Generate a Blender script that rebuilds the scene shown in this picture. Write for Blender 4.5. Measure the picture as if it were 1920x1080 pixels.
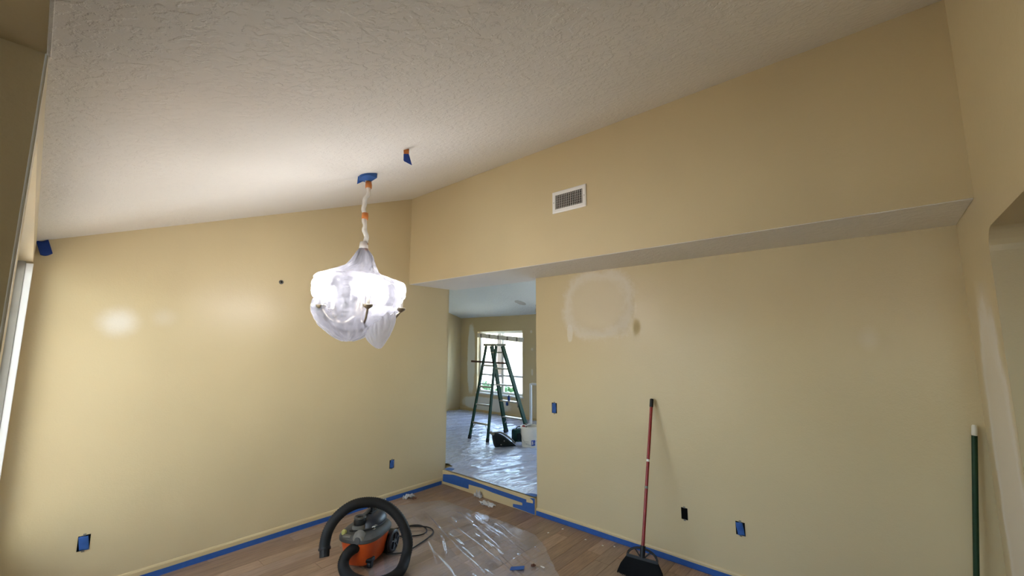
import bpy, bmesh, math, random
from mathutils import Vector, Matrix, noise
random.seed(7)
for _o in list(bpy.data.objects):
    bpy.data.objects.remove(_o)
scn = bpy.context.scene
COL = scn.collection

# ------------------------------------------------------------------ camera
F_PX, PITCH, YAW, ROLL = 779.2, math.radians(7.58), math.radians(48.97), math.radians(0.09)
CAM = Vector((0.0, 0.0, 1.73))
_f = Vector((math.sin(YAW)*math.cos(PITCH), math.cos(YAW)*math.cos(PITCH), math.sin(PITCH)))
_r = Vector((math.cos(YAW), -math.sin(YAW), 0.0))
_u = _r.cross(_f)
_r2 = _r*math.cos(ROLL) + _u*math.sin(ROLL)
_u2 = -_r*math.sin(ROLL) + _u*math.cos(ROLL)
cd = bpy.data.cameras.new('camera')
cd.sensor_fit = 'HORIZONTAL'
cd.sensor_width = 36.0
cd.lens = F_PX/1920*36.0
cd.clip_start = 0.02
cam = bpy.data.objects.new('camera', cd)
COL.objects.link(cam)
m4 = Matrix((_r2, _u2, -_f)).transposed().to_4x4()
m4.translation = CAM
cam.matrix_world = m4
scn.camera = cam

# ------------------------------------------------------------------ world, sun, exposure
world = bpy.data.worlds.new('world')
scn.world = world
world.use_nodes = True
wn = world.node_tree
wn.nodes.clear()
_sky = wn.nodes.new('ShaderNodeTexSky')
_sky.sky_type = 'NISHITA'
_sky.sun_disc = False
_sky.sun_elevation = math.radians(55)
_sky.sun_rotation = math.radians(0)
_bg = wn.nodes.new('ShaderNodeBackground')
_bg.inputs['Strength'].default_value = 2.5
_wo = wn.nodes.new('ShaderNodeOutputWorld')
_hs = wn.nodes.new('ShaderNodeHueSaturation')
_hs.inputs['Saturation'].default_value = 0.88
wn.links.new(_sky.outputs[0], _hs.inputs['Color'])
wn.links.new(_hs.outputs[0], _bg.inputs[0])
wn.links.new(_bg.outputs[0], _wo.inputs[0])
sd = bpy.data.lights.new('sun', 'SUN')
sd.energy = 23.0
sd.angle = math.radians(0.6)
sd.color = (1.0, 0.95, 0.86)
sun = bpy.data.objects.new('sun', sd)
COL.objects.link(sun)
sun.rotation_euler = Vector((0.02, -0.62, -1.0)).to_track_quat('-Z', 'Y').to_euler()
BULB_STRENGTH = 430.0
vs = scn.view_settings
vs.view_transform = 'Standard'
vs.look = 'None'
vs.exposure = -0.03
vs.gamma = 1.0
vs.use_curve_mapping = False
cy = scn.cycles
cy.max_bounces = 8
cy.diffuse_bounces = 5
cy.glossy_bounces = 3
cy.transmission_bounces = 5
cy.transparent_max_bounces = 12
cy.sample_clamp_indirect = 6.0
cy.caustics_reflective = False
cy.caustics_refractive = False

# ------------------------------------------------------------------ materials
def s2l(c):
    return tuple((x/12.92 if x <= 0.04045 else ((x+0.055)/1.055)**2.4) for x in [v/255.0 for v in c])

def newmat(name):
    m = bpy.data.materials.new(name)
    m.use_nodes = True
    nt = m.node_tree
    nt.nodes.clear()
    out = nt.nodes.new('ShaderNodeOutputMaterial')
    return m, nt, out

def principled(nt, out, col, rough, spec=0.5, metal=0.0):
    b = nt.nodes.new('ShaderNodeBsdfPrincipled')
    b.inputs['Base Color'].default_value = (*col, 1)
    b.inputs['Roughness'].default_value = rough
    b.inputs['Metallic'].default_value = metal
    b.inputs['Specular IOR Level'].default_value = spec
    nt.links.new(b.outputs[0], out.inputs[0])
    return b

def coords(nt):
    return nt.nodes.new('ShaderNodeTexCoord').outputs['Object']

def noise_node(nt, vec, scale, detail=2.0, rough=0.5):
    n = nt.nodes.new('ShaderNodeTexNoise')
    n.inputs['Scale'].default_value = scale
    n.inputs['Detail'].default_value = detail
    n.inputs['Roughness'].default_value = rough
    nt.links.new(vec, n.inputs['Vector'])
    return n

def mathn(nt, op, a, b=None, clamp=False):
    n = nt.nodes.new('ShaderNodeMath')
    n.operation = op
    n.use_clamp = clamp
    for i, v in enumerate((a, b)):
        if v is None:
            continue
        if isinstance(v, (int, float)):
            n.inputs[i].default_value = v
        else:
            nt.links.new(v, n.inputs[i])
    return n.outputs[0]

def maprange(nt, v, a, b, c=0.0, d=1.0):
    n = nt.nodes.new('ShaderNodeMapRange')
    n.interpolation_type = 'SMOOTHSTEP'
    n.clamp = True
    nt.links.new(v, n.inputs[0])
    for i, x in enumerate((a, b, c, d)):
        n.inputs[i+1].default_value = x
    return n.outputs[0]

def mixcol(nt, fac, a, b):
    n = nt.nodes.new('ShaderNodeMix')
    n.data_type = 'RGBA'
    for idx, v in ((0, fac), (6, a), (7, b)):
        if isinstance(v, (int, float)):
            n.inputs[idx].default_value = v
        elif isinstance(v, tuple):
            n.inputs[idx].default_value = (*v, 1) if len(v) == 3 else v
        else:
            nt.links.new(v, n.inputs[idx])
    return n.outputs[2]

def bump(nt, h, strength, dist, bsdf):
    n = nt.nodes.new('ShaderNodeBump')
    n.inputs['Strength'].default_value = strength
    n.inputs['Distance'].default_value = dist
    nt.links.new(h, n.inputs['Height'])
    nt.links.new(n.outputs[0], bsdf.inputs['Normal'])

def simple(name, rgb, rough=0.5, spec=0.5, metal=0.0, var=0.12, scale=14.0, bumps=0.0, bscale=120.0):
    m, nt, out = newmat(name)
    c = s2l(rgb)
    b = principled(nt, out, c, rough, spec, metal)
    v = coords(nt)
    n = noise_node(nt, v, scale, 3)
    dark = tuple(x*(1-var) for x in c)
    lite = tuple(min(1, x*(1+var)) for x in c)
    nt.links.new(mixcol(nt, n.outputs[0], dark, lite), b.inputs['Base Color'])
    if bumps:
        nb = noise_node(nt, v, bscale, 2)
        bump(nt, nb.outputs[0], bumps, 0.002, b)
    return m

TAN = (206, 189, 151)
def wall_paint(name, rgb=TAN, rough=0.32, patches=(), bstr=0.16, spec=0.45):
    """wall paint with orange-peel relief; patches = blended colour areas: compound, primer, painted sheen spots (centre, half sizes, ring?)"""
    m, nt, out = newmat(name)
    c = s2l(rgb)
    b = principled(nt, out, c, rough, spec)
    v = coords(nt)
    big = noise_node(nt, v, 0.9, 2)
    col = mixcol(nt, maprange(nt, big.outputs[0], 0.3, 0.7), tuple(x*0.96 for x in c), tuple(x*1.03 for x in c))
    ro = None
    sep = nt.nodes.new('ShaderNodeSeparateXYZ')
    nt.links.new(v, sep.inputs[0])
    ed = noise_node(nt, v, 6.0, 4, 0.6)
    fine = noise_node(nt, v, 40.0, 3, 0.7)
    for p in patches:
        (u0, w0), (hu, hw), axis, ring, mcol, amt = p[:6]
        e0 = p[6] if len(p) > 6 else 0.86
        du = mathn(nt, 'DIVIDE', mathn(nt, 'SUBTRACT', sep.outputs[axis], u0), hu)
        dw = mathn(nt, 'DIVIDE', mathn(nt, 'SUBTRACT', sep.outputs[2], w0), hw)
        pw = 2.6 if len(p) < 7 else 2.0
        du = mathn(nt, 'POWER', mathn(nt, 'ABSOLUTE', du), pw)
        dw = mathn(nt, 'POWER', mathn(nt, 'ABSOLUTE', dw), pw)
        d = mathn(nt, 'POWER', mathn(nt, 'ADD', du, dw), 1/pw)
        d = mathn(nt, 'ADD', d, mathn(nt, 'MULTIPLY', mathn(nt, 'SUBTRACT', ed.outputs[0], 0.5), 0.45))
        d = mathn(nt, 'ADD', d, mathn(nt, 'MULTIPLY', mathn(nt, 'SUBTRACT', fine.outputs[0], 0.5), 0.18))
        outer = maprange(nt, d, e0, 1.08, 1.0, 0.0)
        if ring:
            inner = maprange(nt, d, 0.62, 0.86, 1.0 - ring, 1.0)
            outer = mathn(nt, 'MULTIPLY', outer, inner)
        col = mixcol(nt, mathn(nt, 'MULTIPLY', outer, amt), col, s2l(mcol))
        r2 = maprange(nt, outer, 0.0, 1.0, rough, 0.8)
        ro = r2 if ro is None else mathn(nt, 'MAXIMUM', ro, r2)
    nt.links.new(col, b.inputs['Base Color'])
    if ro is not None:
        nt.links.new(ro, b.inputs['Roughness'])
    n1 = noise_node(nt, v, 95.0, 2, 0.6)
    n2 = noise_node(nt, v, 22.0, 2, 0.5)
    h = mathn(nt, 'ADD', n1.outputs[0], mathn(nt, 'MULTIPLY', n2.outputs[0], 1.2))
    bump(nt, h, bstr, 0.004, b)
    return m

def ceiling_mat(name, rgb, patches=()):
    m, nt, out = newmat(name)
    c = s2l(rgb)
    b = principled(nt, out, c, 0.75, 0.25)
    v = coords(nt)
    n1 = noise_node(nt, v, 26.0, 4, 0.62)
    k = maprange(nt, n1.outputs[0], 0.46, 0.58)
    n2 = noise_node(nt, v, 90.0, 2, 0.6)
    h = mathn(nt, 'ADD', k, mathn(nt, 'MULTIPLY', n2.outputs[0], 0.35))
    bump(nt, h, 0.42, 0.004, b)
    big = noise_node(nt, v, 1.3, 2)
    nt.links.new(mixcol(nt, big.outputs[0], tuple(x*0.95 for x in c), tuple(min(1, x*1.03) for x in c)), b.inputs['Base Color'])
    return m

def wood_mat(name, rgb):
    m, nt, out = newmat(name)
    c = s2l(rgb)
    b = principled(nt, out, c, 0.42, 0.4)
    v = coords(nt)
    mp = nt.nodes.new('ShaderNodeMapping')
    mp.inputs['Scale'].default_value = (1.2, 16.0, 4.0)
    nt.links.new(v, mp.inputs[0])
    n = noise_node(nt, mp.outputs[0], 4.0, 5, 0.6)
    n.inputs['Distortion'].default_value = 0.6
    n2 = noise_node(nt, v, 2.2, 2)
    a = mixcol(nt, maprange(nt, n.outputs[0], 0.3, 0.72), tuple(x*0.72 for x in c), tuple(x*1.16 for x in c))
    a = mixcol(nt, mathn(nt, 'MULTIPLY', n2.outputs[0], 0.35), a, s2l((160, 138, 118)))
    nt.links.new(a, b.inputs['Base Color'])
    nt.links.new(maprange(nt, n2.outputs[0], 0.3, 0.7, 0.34, 0.55), b.inputs['Roughness'])
    bump(nt, n.outputs[0], 0.1, 0.001, b)
    return m

def facing_fresnel(nt, base, normal=None):
    """the same reflectance from both sides of a thin film or pane"""
    lw = nt.nodes.new('ShaderNodeLayerWeight')
    lw.inputs['Blend'].default_value = 0.5
    if normal is not None:
        nt.links.new(normal, lw.inputs['Normal'])
    p = mathn(nt, 'POWER', lw.outputs['Facing'], 5.0)
    return mathn(nt, 'ADD', mathn(nt, 'MULTIPLY', p, 0.9), base, True)

def plastic_film(name, rgb, transp, rough=0.12, translucent=0.5, gloss=0.12, bstr=0.25, bscale=30.0):
    """polythene: part see-through, part milky, with a glossy skin"""
    m, nt, out = newmat(name)
    c = s2l(rgb)
    v = coords(nt)
    nz = noise_node(nt, v, bscale, 4, 0.65)
    bp = nt.nodes.new('ShaderNodeBump')
    bp.inputs['Strength'].default_value = bstr
    bp.inputs['Distance'].default_value = 0.006
    nt.links.new(nz.outputs[0], bp.inputs['Height'])
    tr = nt.nodes.new('ShaderNodeBsdfTransparent')
    df = nt.nodes.new('ShaderNodeBsdfDiffuse')
    df.inputs[0].default_value = (*c, 1)
    tl = nt.nodes.new('ShaderNodeBsdfTranslucent')
    tl.inputs[0].default_value = (*c, 1)
    gl = nt.nodes.new('ShaderNodeBsdfGlossy')
    gl.inputs['Roughness'].default_value = rough
    for s in (df, tl, gl):
        nt.links.new(bp.outputs[0], s.inputs['Normal'])
    def mix(f, a, b2):
        n = nt.nodes.new('ShaderNodeMixShader')
        if isinstance(f, (int, float)):
            n.inputs[0].default_value = f
        else:
            nt.links.new(f, n.inputs[0])
        nt.links.new(a, n.inputs[1])
        nt.links.new(b2, n.inputs[2])
        return n.outputs[0]
    milky = mix(translucent, df.outputs[0], tl.outputs[0])
    n2 = noise_node(nt, v, bscale*0.35, 3)
    tf = maprange(nt, n2.outputs[0], 0.3, 0.7, max(0, transp-0.12), min(1, transp+0.12))
    body = mix(tf, milky, tr.outputs[0])
    fr = facing_fresnel(nt, 0.03+gloss, bp.outputs[0])
    nt.links.new(mix(fr, body, gl.outputs[0]), out.inputs[0])
    return m

def glass_mat(name):
    m, nt, out = newmat(name)
    tr = nt.nodes.new('ShaderNodeBsdfTransparent')
    tr.inputs[0].default_value = (0.93, 0.96, 0.95, 1)
    gl = nt.nodes.new('ShaderNodeBsdfGlossy')
    gl.inputs['Roughness'].default_value = 0.02
    fr = facing_fresnel(nt, 0.05)
    mx = nt.nodes.new('ShaderNodeMixShader')
    nt.links.new(fr, mx.inputs[0])
    nt.links.new(tr.outputs[0], mx.inputs[1])
    nt.links.new(gl.outputs[0], mx.inputs[2])
    nt.links.new(mx.outputs[0], out.inputs[0])
    return m

def emit_mat(name, rgb, s):
    m, nt, out = newmat(name)
    e = nt.nodes.new('ShaderNodeEmission')
    e.inputs[0].default_value = (*rgb, 1)
    e.inputs[1].default_value = s
    nt.links.new(e.outputs[0], out.inputs[0])
    return m

MUD_AND_SHEEN = (226, 219, 208)
M = {}
M['wall'] = wall_paint('tan_wall_paint')
M['wall_right'] = wall_paint('tan_wall_paint_with_compound_ring_and_sheen', patches=(
    ((2.02, 2.10), (0.40, 0.34), 1, 0.62, MUD_AND_SHEEN, 0.62),
    ((2.33, 1.83), (0.035, 0.09), 1, 0.0, MUD_AND_SHEEN, 0.7),
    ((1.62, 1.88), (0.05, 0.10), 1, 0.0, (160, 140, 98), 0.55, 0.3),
    ((0.033, 1.765), (0.07, 0.10), 1, 0.0, MUD_AND_SHEEN, 0.40, 0.0),  # soft pale spot: wall sheen put into the colour, not compound
))
M['wall_left'] = wall_paint('tan_wall_paint_with_painted_sheen', patches=(
    ((0.415, 1.880), (0.15, 0.14), 0, 0.0, (240, 238, 232), 0.62, 0.0),  # bright sheen on the wall, put into the colour as a pale spot
    ((0.675, 1.925), (0.10, 0.09), 0, 0.0, (236, 232, 224), 0.22, 0.0),  # fainter sheen beside it, also put into the colour
))
M['wall_end'] = wall_paint('tan_wall_paint_with_compound_streak', patches=(
    ((3.13, 1.02), (0.30, 0.98), 0, 0.3, MUD_AND_SHEEN, 0.85),
))
M['wall_far'] = wall_paint('tan_wall_paint_with_primer_patches', patches=(
    ((7.22, 1.36), (0.13, 0.80), 1, 0.0, (228, 228, 222), 1.0),
    ((6.75, 0.38), (0.78, 0.15), 1, 0.0, (228, 228, 222), 0.9),
    ((5.42, 1.97), (0.03, 0.03), 1, 0.0, MUD_AND_SHEEN, 0.8),
    ((5.40, 1.61), (0.03, 0.03), 1, 0.0, MUD_AND_SHEEN, 0.8),
    ((5.40, 1.14), (0.03, 0.07), 1, 0.0, MUD_AND_SHEEN, 0.8),
))
M['ceiling'] = ceiling_mat('white_knockdown_ceiling', (229, 226, 221))
M['ceiling_next'] = ceiling_mat('white_next_room_ceiling', (214, 218, 216))
M['white_trim'] = simple('white_trim_paint', (232, 230, 224), 0.4, var=0.04)
M['base_paint'] = wall_paint('tan_baseboard_paint', (205, 185, 142), 0.35, bstr=0.04)
M['tape'] = simple('blue_masking_tape', (50, 90, 156), 0.62, 0.3, var=0.18, scale=30, bumps=0.3)
M['tape_dark'] = simple('blue_masking_tape_crumpled', (30, 62, 140), 0.62, 0.3, var=0.25, scale=40, bumps=0.4)
M['tape_orange'] = simple('orange_brown_tape', (186, 112, 52), 0.5, 0.4, var=0.2, scale=40)
M['black'] = simple('black_plastic', (17, 17, 18), 0.5, 0.4, var=0.25)
M['hole'] = simple('dark_cavity', (12, 11, 10), 0.9, 0.1)
M['grey_plastic'] = simple('dusty_charcoal_plastic', (82, 82, 80), 0.55, 0.4, var=0.35, scale=22)
M['grey_light'] = simple('dusty_grey_plastic', (128, 125, 118), 0.6, 0.35, var=0.25, scale=26)
M['motor'] = simple('blue_black_plastic', (44, 48, 58), 0.38, 0.5, var=0.3, scale=18)
M['orange'] = simple('orange_drum_plastic', (212, 88, 36), 0.34, 0.5, var=0.14, scale=16)
M['hose'] = simple('black_rubber_hose', (27, 27, 26), 0.65, 0.3, var=0.25, scale=20)
M['yellow'] = simple('pale_yellow_knob', (206, 202, 120), 0.5)
M['red'] = simple('red_broom_handle', (138, 26, 22), 0.35, var=0.22, scale=40)
M['bristle'] = simple('black_bristles', (14, 14, 14), 0.8, 0.2)
M['green'] = simple('green_fibreglass', (16, 54, 38), 0.6, 0.25, var=0.25, scale=20)
M['green_pole'] = simple('green_painted_pole', (24, 54, 31), 0.55, 0.3, var=0.3, scale=30)
M['alu'] = simple('aluminium', (176, 174, 168), 0.35, 0.5, 0.7, var=0.1)
M['cap'] = simple('grey_ladder_cap', (112, 116, 104), 0.5, var=0.2)
M['white_plastic'] = simple('white_bucket_plastic', (226, 222, 210), 0.4, var=0.06)
M['blue_label'] = simple('blue_bucket_label', (58, 84, 172), 0.5, var=0.15)
M['grey_print'] = simple('grey_bucket_print', (168, 164, 154), 0.5)
M['vent'] = simple('white_vent_enamel', (236, 235, 232), 0.4, var=0.03)
M['vent_fin'] = simple('grey_vent_fins', (196, 194, 188), 0.45, var=0.1)
M['scrap'] = plastic_film('clear_plastic_scrap', (236, 236, 236), 0.25, 0.2, 0.3, 0.1, 0.4, 60)
M['film'] = plastic_film('clear_floor_film', (214, 206, 214), 0.78, 0.13, 0.0, 0.10, 0.10, 14)
M['bag'] = plastic_film('milky_bag_plastic', (98, 98, 106), 0.27, 0.40, 0.7, 0.0, 0.14, 12)
M['bag2'] = plastic_film('milky_pocket_plastic', (214, 214, 222), 0.30, 0.42, 0.6, 0.0, 0.10, 9)
M['wrap'] = plastic_film('milky_wrap_plastic', (232, 230, 226), 0.2, 0.25, 0.4, 0.05, 0.4, 40)
M['glass'] = glass_mat('window_glass')
M['window_frame'] = simple('white_vinyl_frame', (228, 230, 230), 0.45, var=0.04)
M['window_track'] = simple('grey_aluminium_track', (150, 146, 138), 0.4, 0.5, 0.3)
M['bulb'] = emit_mat('lit_bulb', (1.0, 0.975, 0.96), BULB_STRENGTH)
M['brass'] = simple('brushed_nickel_arm', (150, 140, 122), 0.35, 0.5, 0.8)
M['candle'] = simple('white_candle_sleeve', (226, 222, 214), 0.5)
M['brown'] = simple('brown_stick', (84, 54, 40), 0.6, var=0.2)
M['leaf'] = simple('brown_leaf', (104, 62, 44), 0.7, var=0.3)
M['bag_black'] = simple('black_green_canvas', (22, 30, 30), 0.75, 0.2, var=0.4, scale=30)
M['bag_green'] = simple('dark_green_canvas', (18, 52, 48), 0.7, 0.25, var=0.4, scale=30)
M['bag_trim'] = simple('grey_bag_trim', (118, 120, 112), 0.6, var=0.3)
M['concrete'] = simple('pale_concrete', (206, 202, 192), 0.85, var=0.1, scale=2)
M['lawn'] = simple('lawn', (120, 146, 84), 0.9, 0.1, var=0.3, scale=6)
M['foliage'] = simple('blue_green_foliage', (92, 132, 96), 0.7, 0.2, var=0.4, scale=9)
M['bark'] = simple('tree_bark', (96, 84, 74), 0.9, var=0.3)

def drop_sheet_mat():
    m, nt, out = newmat('white_drop_sheet')
    b = principled(nt, out, s2l((184, 190, 208)), 0.13, 0.7)
    v = coords(nt)
    mp = nt.nodes.new('ShaderNodeMapping')
    mp.inputs['Rotation'].default_value = (0, 0, math.radians(28))
    mp.inputs['Scale'].default_value = (2.2, 7.0, 1.0)
    nt.links.new(v, mp.inputs[0])
    n = noise_node(nt, mp.outputs[0], 3.0, 4, 0.6)
    n.inputs['Distortion'].default_value = 0.8
    n2 = noise_node(nt, v, 1.1, 2)
    h = mathn(nt, 'MULTIPLY', n.outputs[0], maprange(nt, n2.outputs[0], 0.35, 0.6, 0.25, 1.0))
    bump(nt, h, 0.5, 0.03, b)
    nt.links.new(mixcol(nt, n2.outputs[0], s2l((168, 178, 206)), s2l((200, 208, 230))), b.inputs['Base Color'])  # blue of the sky put into the white sheet's base colour
    return m
M['drop'] = drop_sheet_mat()
PLANKS = [wood_mat('oak_plank_%d' % i, c) for i, c in enumerate(((148, 118, 92), (160, 130, 103), (138, 110, 88), (156, 130, 110), (146, 122, 100), (168, 138, 112)))]

# ------------------------------------------------------------------ mesh helpers
class MB:
    def __init__(self):
        self.v = []
        self.f = []
    def add(self, vs_, fs_):
        n = len(self.v)
        self.v += [Vector(p) for p in vs_]
        self.f += [tuple(i+n for i in f) for f in fs_]
        return self
    def box(self, a, b):
        x0, y0, z0 = a
        x1, y1, z1 = b
        return self.add([(x0, y0, z0), (x1, y0, z0), (x1, y1, z0), (x0, y1, z0), (x0, y0, z1), (x1, y0, z1), (x1, y1, z1), (x0, y1, z1)],
                        [(0, 3, 2, 1), (4, 5, 6, 7), (0, 1, 5, 4), (1, 2, 6, 5), (2, 3, 7, 6), (3, 0, 4, 7)])
    def obox(self, c, ax, ay, az):
        """box from centre and three half-axis vectors"""
        c, ax, ay, az = Vector(c), Vector(ax), Vector(ay), Vector(az)
        p = [c+sx*ax+sy*ay+sz*az for sz in (-1, 1) for sx, sy in ((-1, -1), (1, -1), (1, 1), (-1, 1))]
        return self.add(p, [(0, 3, 2, 1), (4, 5, 6, 7), (0, 1, 5, 4), (1, 2, 6, 5), (2, 3, 7, 6), (3, 0, 4, 7)])
    def beam(self, p0, p1, w, d, side):
        """box beam p0 -> p1, w along side vector, d across"""
        p0, p1 = Vector(p0), Vector(p1)
        t = (p1-p0).normalized()
        s = Vector(side)
        s = (s-t*s.dot(t)).normalized()
        q = t.cross(s)
        return self.obox((p0+p1)/2, (p1-p0)/2, s*w/2, q*d/2)
    def prism(self, poly, off):
        """closed polygon (3D points) extruded by off"""
        n = len(poly)
        off = Vector(off)
        a = [Vector(p) for p in poly]
        b = [p+off for p in a]
        fs = [tuple(range(n-1, -1, -1)), tuple(range(n, 2*n))]
        fs += [(i, (i+1) % n, n+(i+1) % n, n+i) for i in range(n)]
        return self.add(a+b, fs)
    def tube(self, path, r, n=12, cap=True, squash=None):
        path = [Vector(p) for p in path]
        rs = r if isinstance(r, (list, tuple)) else [r]*len(path)
        base = len(self.v)
        t0 = (path[1]-path[0]).normalized()
        ref = Vector((0, 0, 1)) if abs(t0.z) < 0.9 else Vector((1, 0, 0))
        s = ref.cross(t0).normalized()
        for i, p in enumerate(path):
            if i == 0:
                t = t0
            elif i == len(path)-1:
                t = (path[i]-path[i-1]).normalized()
            else:
                t = (path[i+1]-path[i-1]).normalized()
            s = (s-t*s.dot(t)).normalized()
            q = t.cross(s)
            for k in range(n):
                a = 2*math.pi*k/n
                self.v.append(p+(s*math.cos(a)+q*math.sin(a))*rs[i])
        for i in range(len(path)-1):
            for k in range(n):
                a = base+i*n+k
                b = base+i*n+(k+1) % n
                self.f.append((a, b, b+n, a+n))
        if cap:
            self.f.append(tuple(base+k for k in range(n-1, -1, -1)))
            self.f.append(tuple(base+(len(path)-1)*n+k for k in range(n)))
        return self
    def loft(self, rings, cap=True):
        base = len(self.v)
        n = len(rings[0])
        for r in rings:
            self.v += [Vector(p) for p in r]
        for i in range(len(rings)-1):
            for k in range(n):
                a = base+i*n+k
                b = base+i*n+(k+1) % n
                self.f.append((a, b, b+n, a+n))
        if cap:
            self.f.append(tuple(base+k for k in range(n-1, -1, -1)))
            self.f.append(tuple(base+(len(rings)-1)*n+k for k in range(n)))
        return self
    def grid(self, fn, nu, nv):
        base = len(self.v)
        for j in range(nv+1):
            for i in range(nu+1):
                self.v.append(Vector(fn(i/nu, j/nv)))
        for j in range(nv):
            for i in range(nu):
                a = base+j*(nu+1)+i
                self.f.append((a, a+1, a+nu+2, a+nu+1))
        return self
    def build(self, name, mat, parent=None, smooth=False, bevel=0.0, seg=2, label=None, solid=0.0):
        o0 = Vector(parent['_w']) if parent is not None and '_w' in parent else Vector((0, 0, 0))
        me = bpy.data.meshes.new(name)
        me.from_pydata([tuple(p-o0) for p in self.v], [], self.f)
        bm = bmesh.new()
        bm.from_mesh(me)
        bmesh.ops.recalc_face_normals(bm, faces=bm.faces)
        bm.to_mesh(me)
        bm.free()
        me.update()
        ob = bpy.data.objects.new(name, me)
        COL.objects.link(ob)
        me.materials.append(mat)
        if smooth:
            me.polygons.foreach_set('use_smooth', [True]*len(me.polygons))
            if smooth == 'auto':
                me.set_sharp_from_angle(angle=math.radians(40))
        if solid:
            md = ob.modifiers.new('solid', 'SOLIDIFY')
            md.thickness = solid
        if bevel:
            md = ob.modifiers.new('bevel', 'BEVEL')
            md.width = bevel
            md.segments = seg
            md.limit_method = 'ANGLE'
        if parent is not None:
            ob.parent = parent
            ob['_w'] = tuple(o0)
        if label:
            ob['label'] = label
        return ob

def tag(o, label, cat, group=None):
    o['label'] = label
    o['category'] = cat
    if group:
        o['group'] = group
    return o

def thing(name, loc, label, cat, group=None):
    e = bpy.data.objects.new(name, None)
    COL.objects.link(e)
    e.location = loc
    e['_w'] = tuple(loc)
    return tag(e, label, cat, group)

def single(name, mb, mat, origin, label, cat, group=None, **kw):
    """a thing that is one mesh, with its origin at its base"""
    o0 = Vector(origin)
    mb.v = [p-o0 for p in mb.v]
    ob = mb.build(name, mat, None, **kw)
    ob.location = o0
    return tag(ob, label, cat, group)

def struct(name, mb, mat, **kw):
    o = mb.build(name, mat, None, **kw)
    o['kind'] = 'structure'
    return o

def catmull(pts, n=8):
    pts = [Vector(p) for p in pts]
    P = [pts[0]*2-pts[1]]+pts+[pts[-1]*2-pts[-2]]
    out = []
    for i in range(1, len(P)-2):
        p0, p1, p2, p3 = P[i-1], P[i], P[i+1], P[i+2]
        for k in range(n):
            t = k/n
            out.append(0.5*((2*p1)+(p2-p0)*t+(2*p0-5*p1+4*p2-p3)*t*t+(3*p1-p0-3*p2+p3)*t**3))
    out.append(pts[-1])
    return out

def lathe_pts(prof, c, n=24, axis='Z'):
    rings = []
    for r, h in prof:
        ring = []
        for k in range(n):
            a = 2*math.pi*k/n
            if axis == 'Z':
                ring.append((c[0]+r*math.cos(a), c[1]+r*math.sin(a), c[2]+h))
        rings.append(ring)
    return rings

# ------------------------------------------------------------------ the rooms
XH, XR, YL, YE = 2.955, 3.57, 4.23, -0.42        # header face, recessed wall, left wall, end wall
XW = -0.040                                       # window wall
SOF = 2.44
Z_EAVE, Z_TOP = 2.41, 3.515
SL = (Z_TOP-Z_EAVE)/(XH-XW)
STEP = 0.17
XF, YF = 6.84, 7.59                               # far wall and left wall of the next room
X_BACK, Y_BACK = -4.2, -5.6                       # far ends of the spaces behind the camera

# floor slab and planks
fl = struct('floor', MB().box((X_BACK, Y_BACK, -0.12), (XR+0.12, YL+0.12, -0.012)), M['brown'])
def zc(x):
    return Z_EAVE+SL*(x-XW)
rows_y, wpl = [], 0.127
y = YE
plank_cache = {}
row = 0
while y < YL-0.001:
    y1 = min(y+wpl, YL)
    x = -0.9-random.random()*0.6
    while x < XR-0.02:
        L = random.choice((0.62, 0.82, 1.02, 1.22))
        x1 = min(x+L, XR)
        if XR-x1 < 0.18:
            x1 = XR
        key = (round(x1-x, 3), round(y1-y, 3))
        g = 0.0012
        mi = random.randrange(len(PLANKS))
        kk = (key, mi)
        if kk not in plank_cache:
            o = MB().box((g, g, -0.012), (x1-x-g, y1-y-g, 0.0)).build('plank', PLANKS[mi], None, bevel=0.0)
            plank_cache[kk] = o.data
            o.location = (x, y, random.uniform(-0.0006, 0.0))
        else:
            o = bpy.data.objects.new('plank', plank_cache[kk])
            COL.objects.link(o)
            o.location = (x, y, random.uniform(-0.0006, 0.0))
        o.parent = fl
        x = x1
    y = y1
    row += 1
# plain boards beyond the room, in the spaces the photograph does not show
hf = MB().box((X_BACK, Y_BACK, -0.012), (-1.52, YL, -0.001))
hf.box((-1.52, Y_BACK, -0.012), (XR, YE, -0.001))
hf.build('floor_area', PLANKS[0], fl)

# left wall with its end by the opening
wl = MB().prism([(XW-0.2, YL, 0), (XR, YL, 0), (XR, YL, SOF), (XR, YL, 3.75), (XH, YL, 3.75), (XW-0.2, YL, 2.62)], (0, 0.12, 0))
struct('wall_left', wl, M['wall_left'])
# recessed wall on the right
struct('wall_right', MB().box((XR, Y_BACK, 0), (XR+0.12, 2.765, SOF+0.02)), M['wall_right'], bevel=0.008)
# header above it
hd = MB().box((XH, YE, SOF), (XR+0.12, YL, 3.75))
struct('wall_header', hd, M['wall'])
so = MB().box((XH+0.006, YE+0.002, SOF-0.004), (XR-0.002, YL-0.002, SOF+0.002))
so.box((XR-0.002, 2.765, SOF-0.004), (XR+0.115, YL-0.002, SOF+0.002))
struct('trim_soffit', so, M['ceiling'])
# end wall with a cased opening, rounded upper corner
XO0, XO1, ZO = 0.35, 2.80, 2.245
we = MB()
rc = 0.10
def arc(cx, cz, a0, a1, n=6):
    return [(cx+rc*math.cos(math.radians(a0+(a1-a0)*i/n)), YE, cz+rc*math.sin(math.radians(a0+(a1-a0)*i/n))) for i in range(n+1)]
poly = [(XR, YE, 0), (XR, YE, SOF), (XH, YE, SOF), (XH, YE, 3.75), (XW, YE, 2.62), (XW, YE, 0), (XO0, YE, 0), (XO0, YE, ZO-rc)]
poly += arc(XO0+rc, ZO-rc, 180, 90) + arc(XO1-rc, ZO-rc, 90, 0) + [(XO1, YE, 0)]
we.prism(poly, (0, -0.12, 0))
struct('wall_end', we, M['wall_end'])
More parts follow.
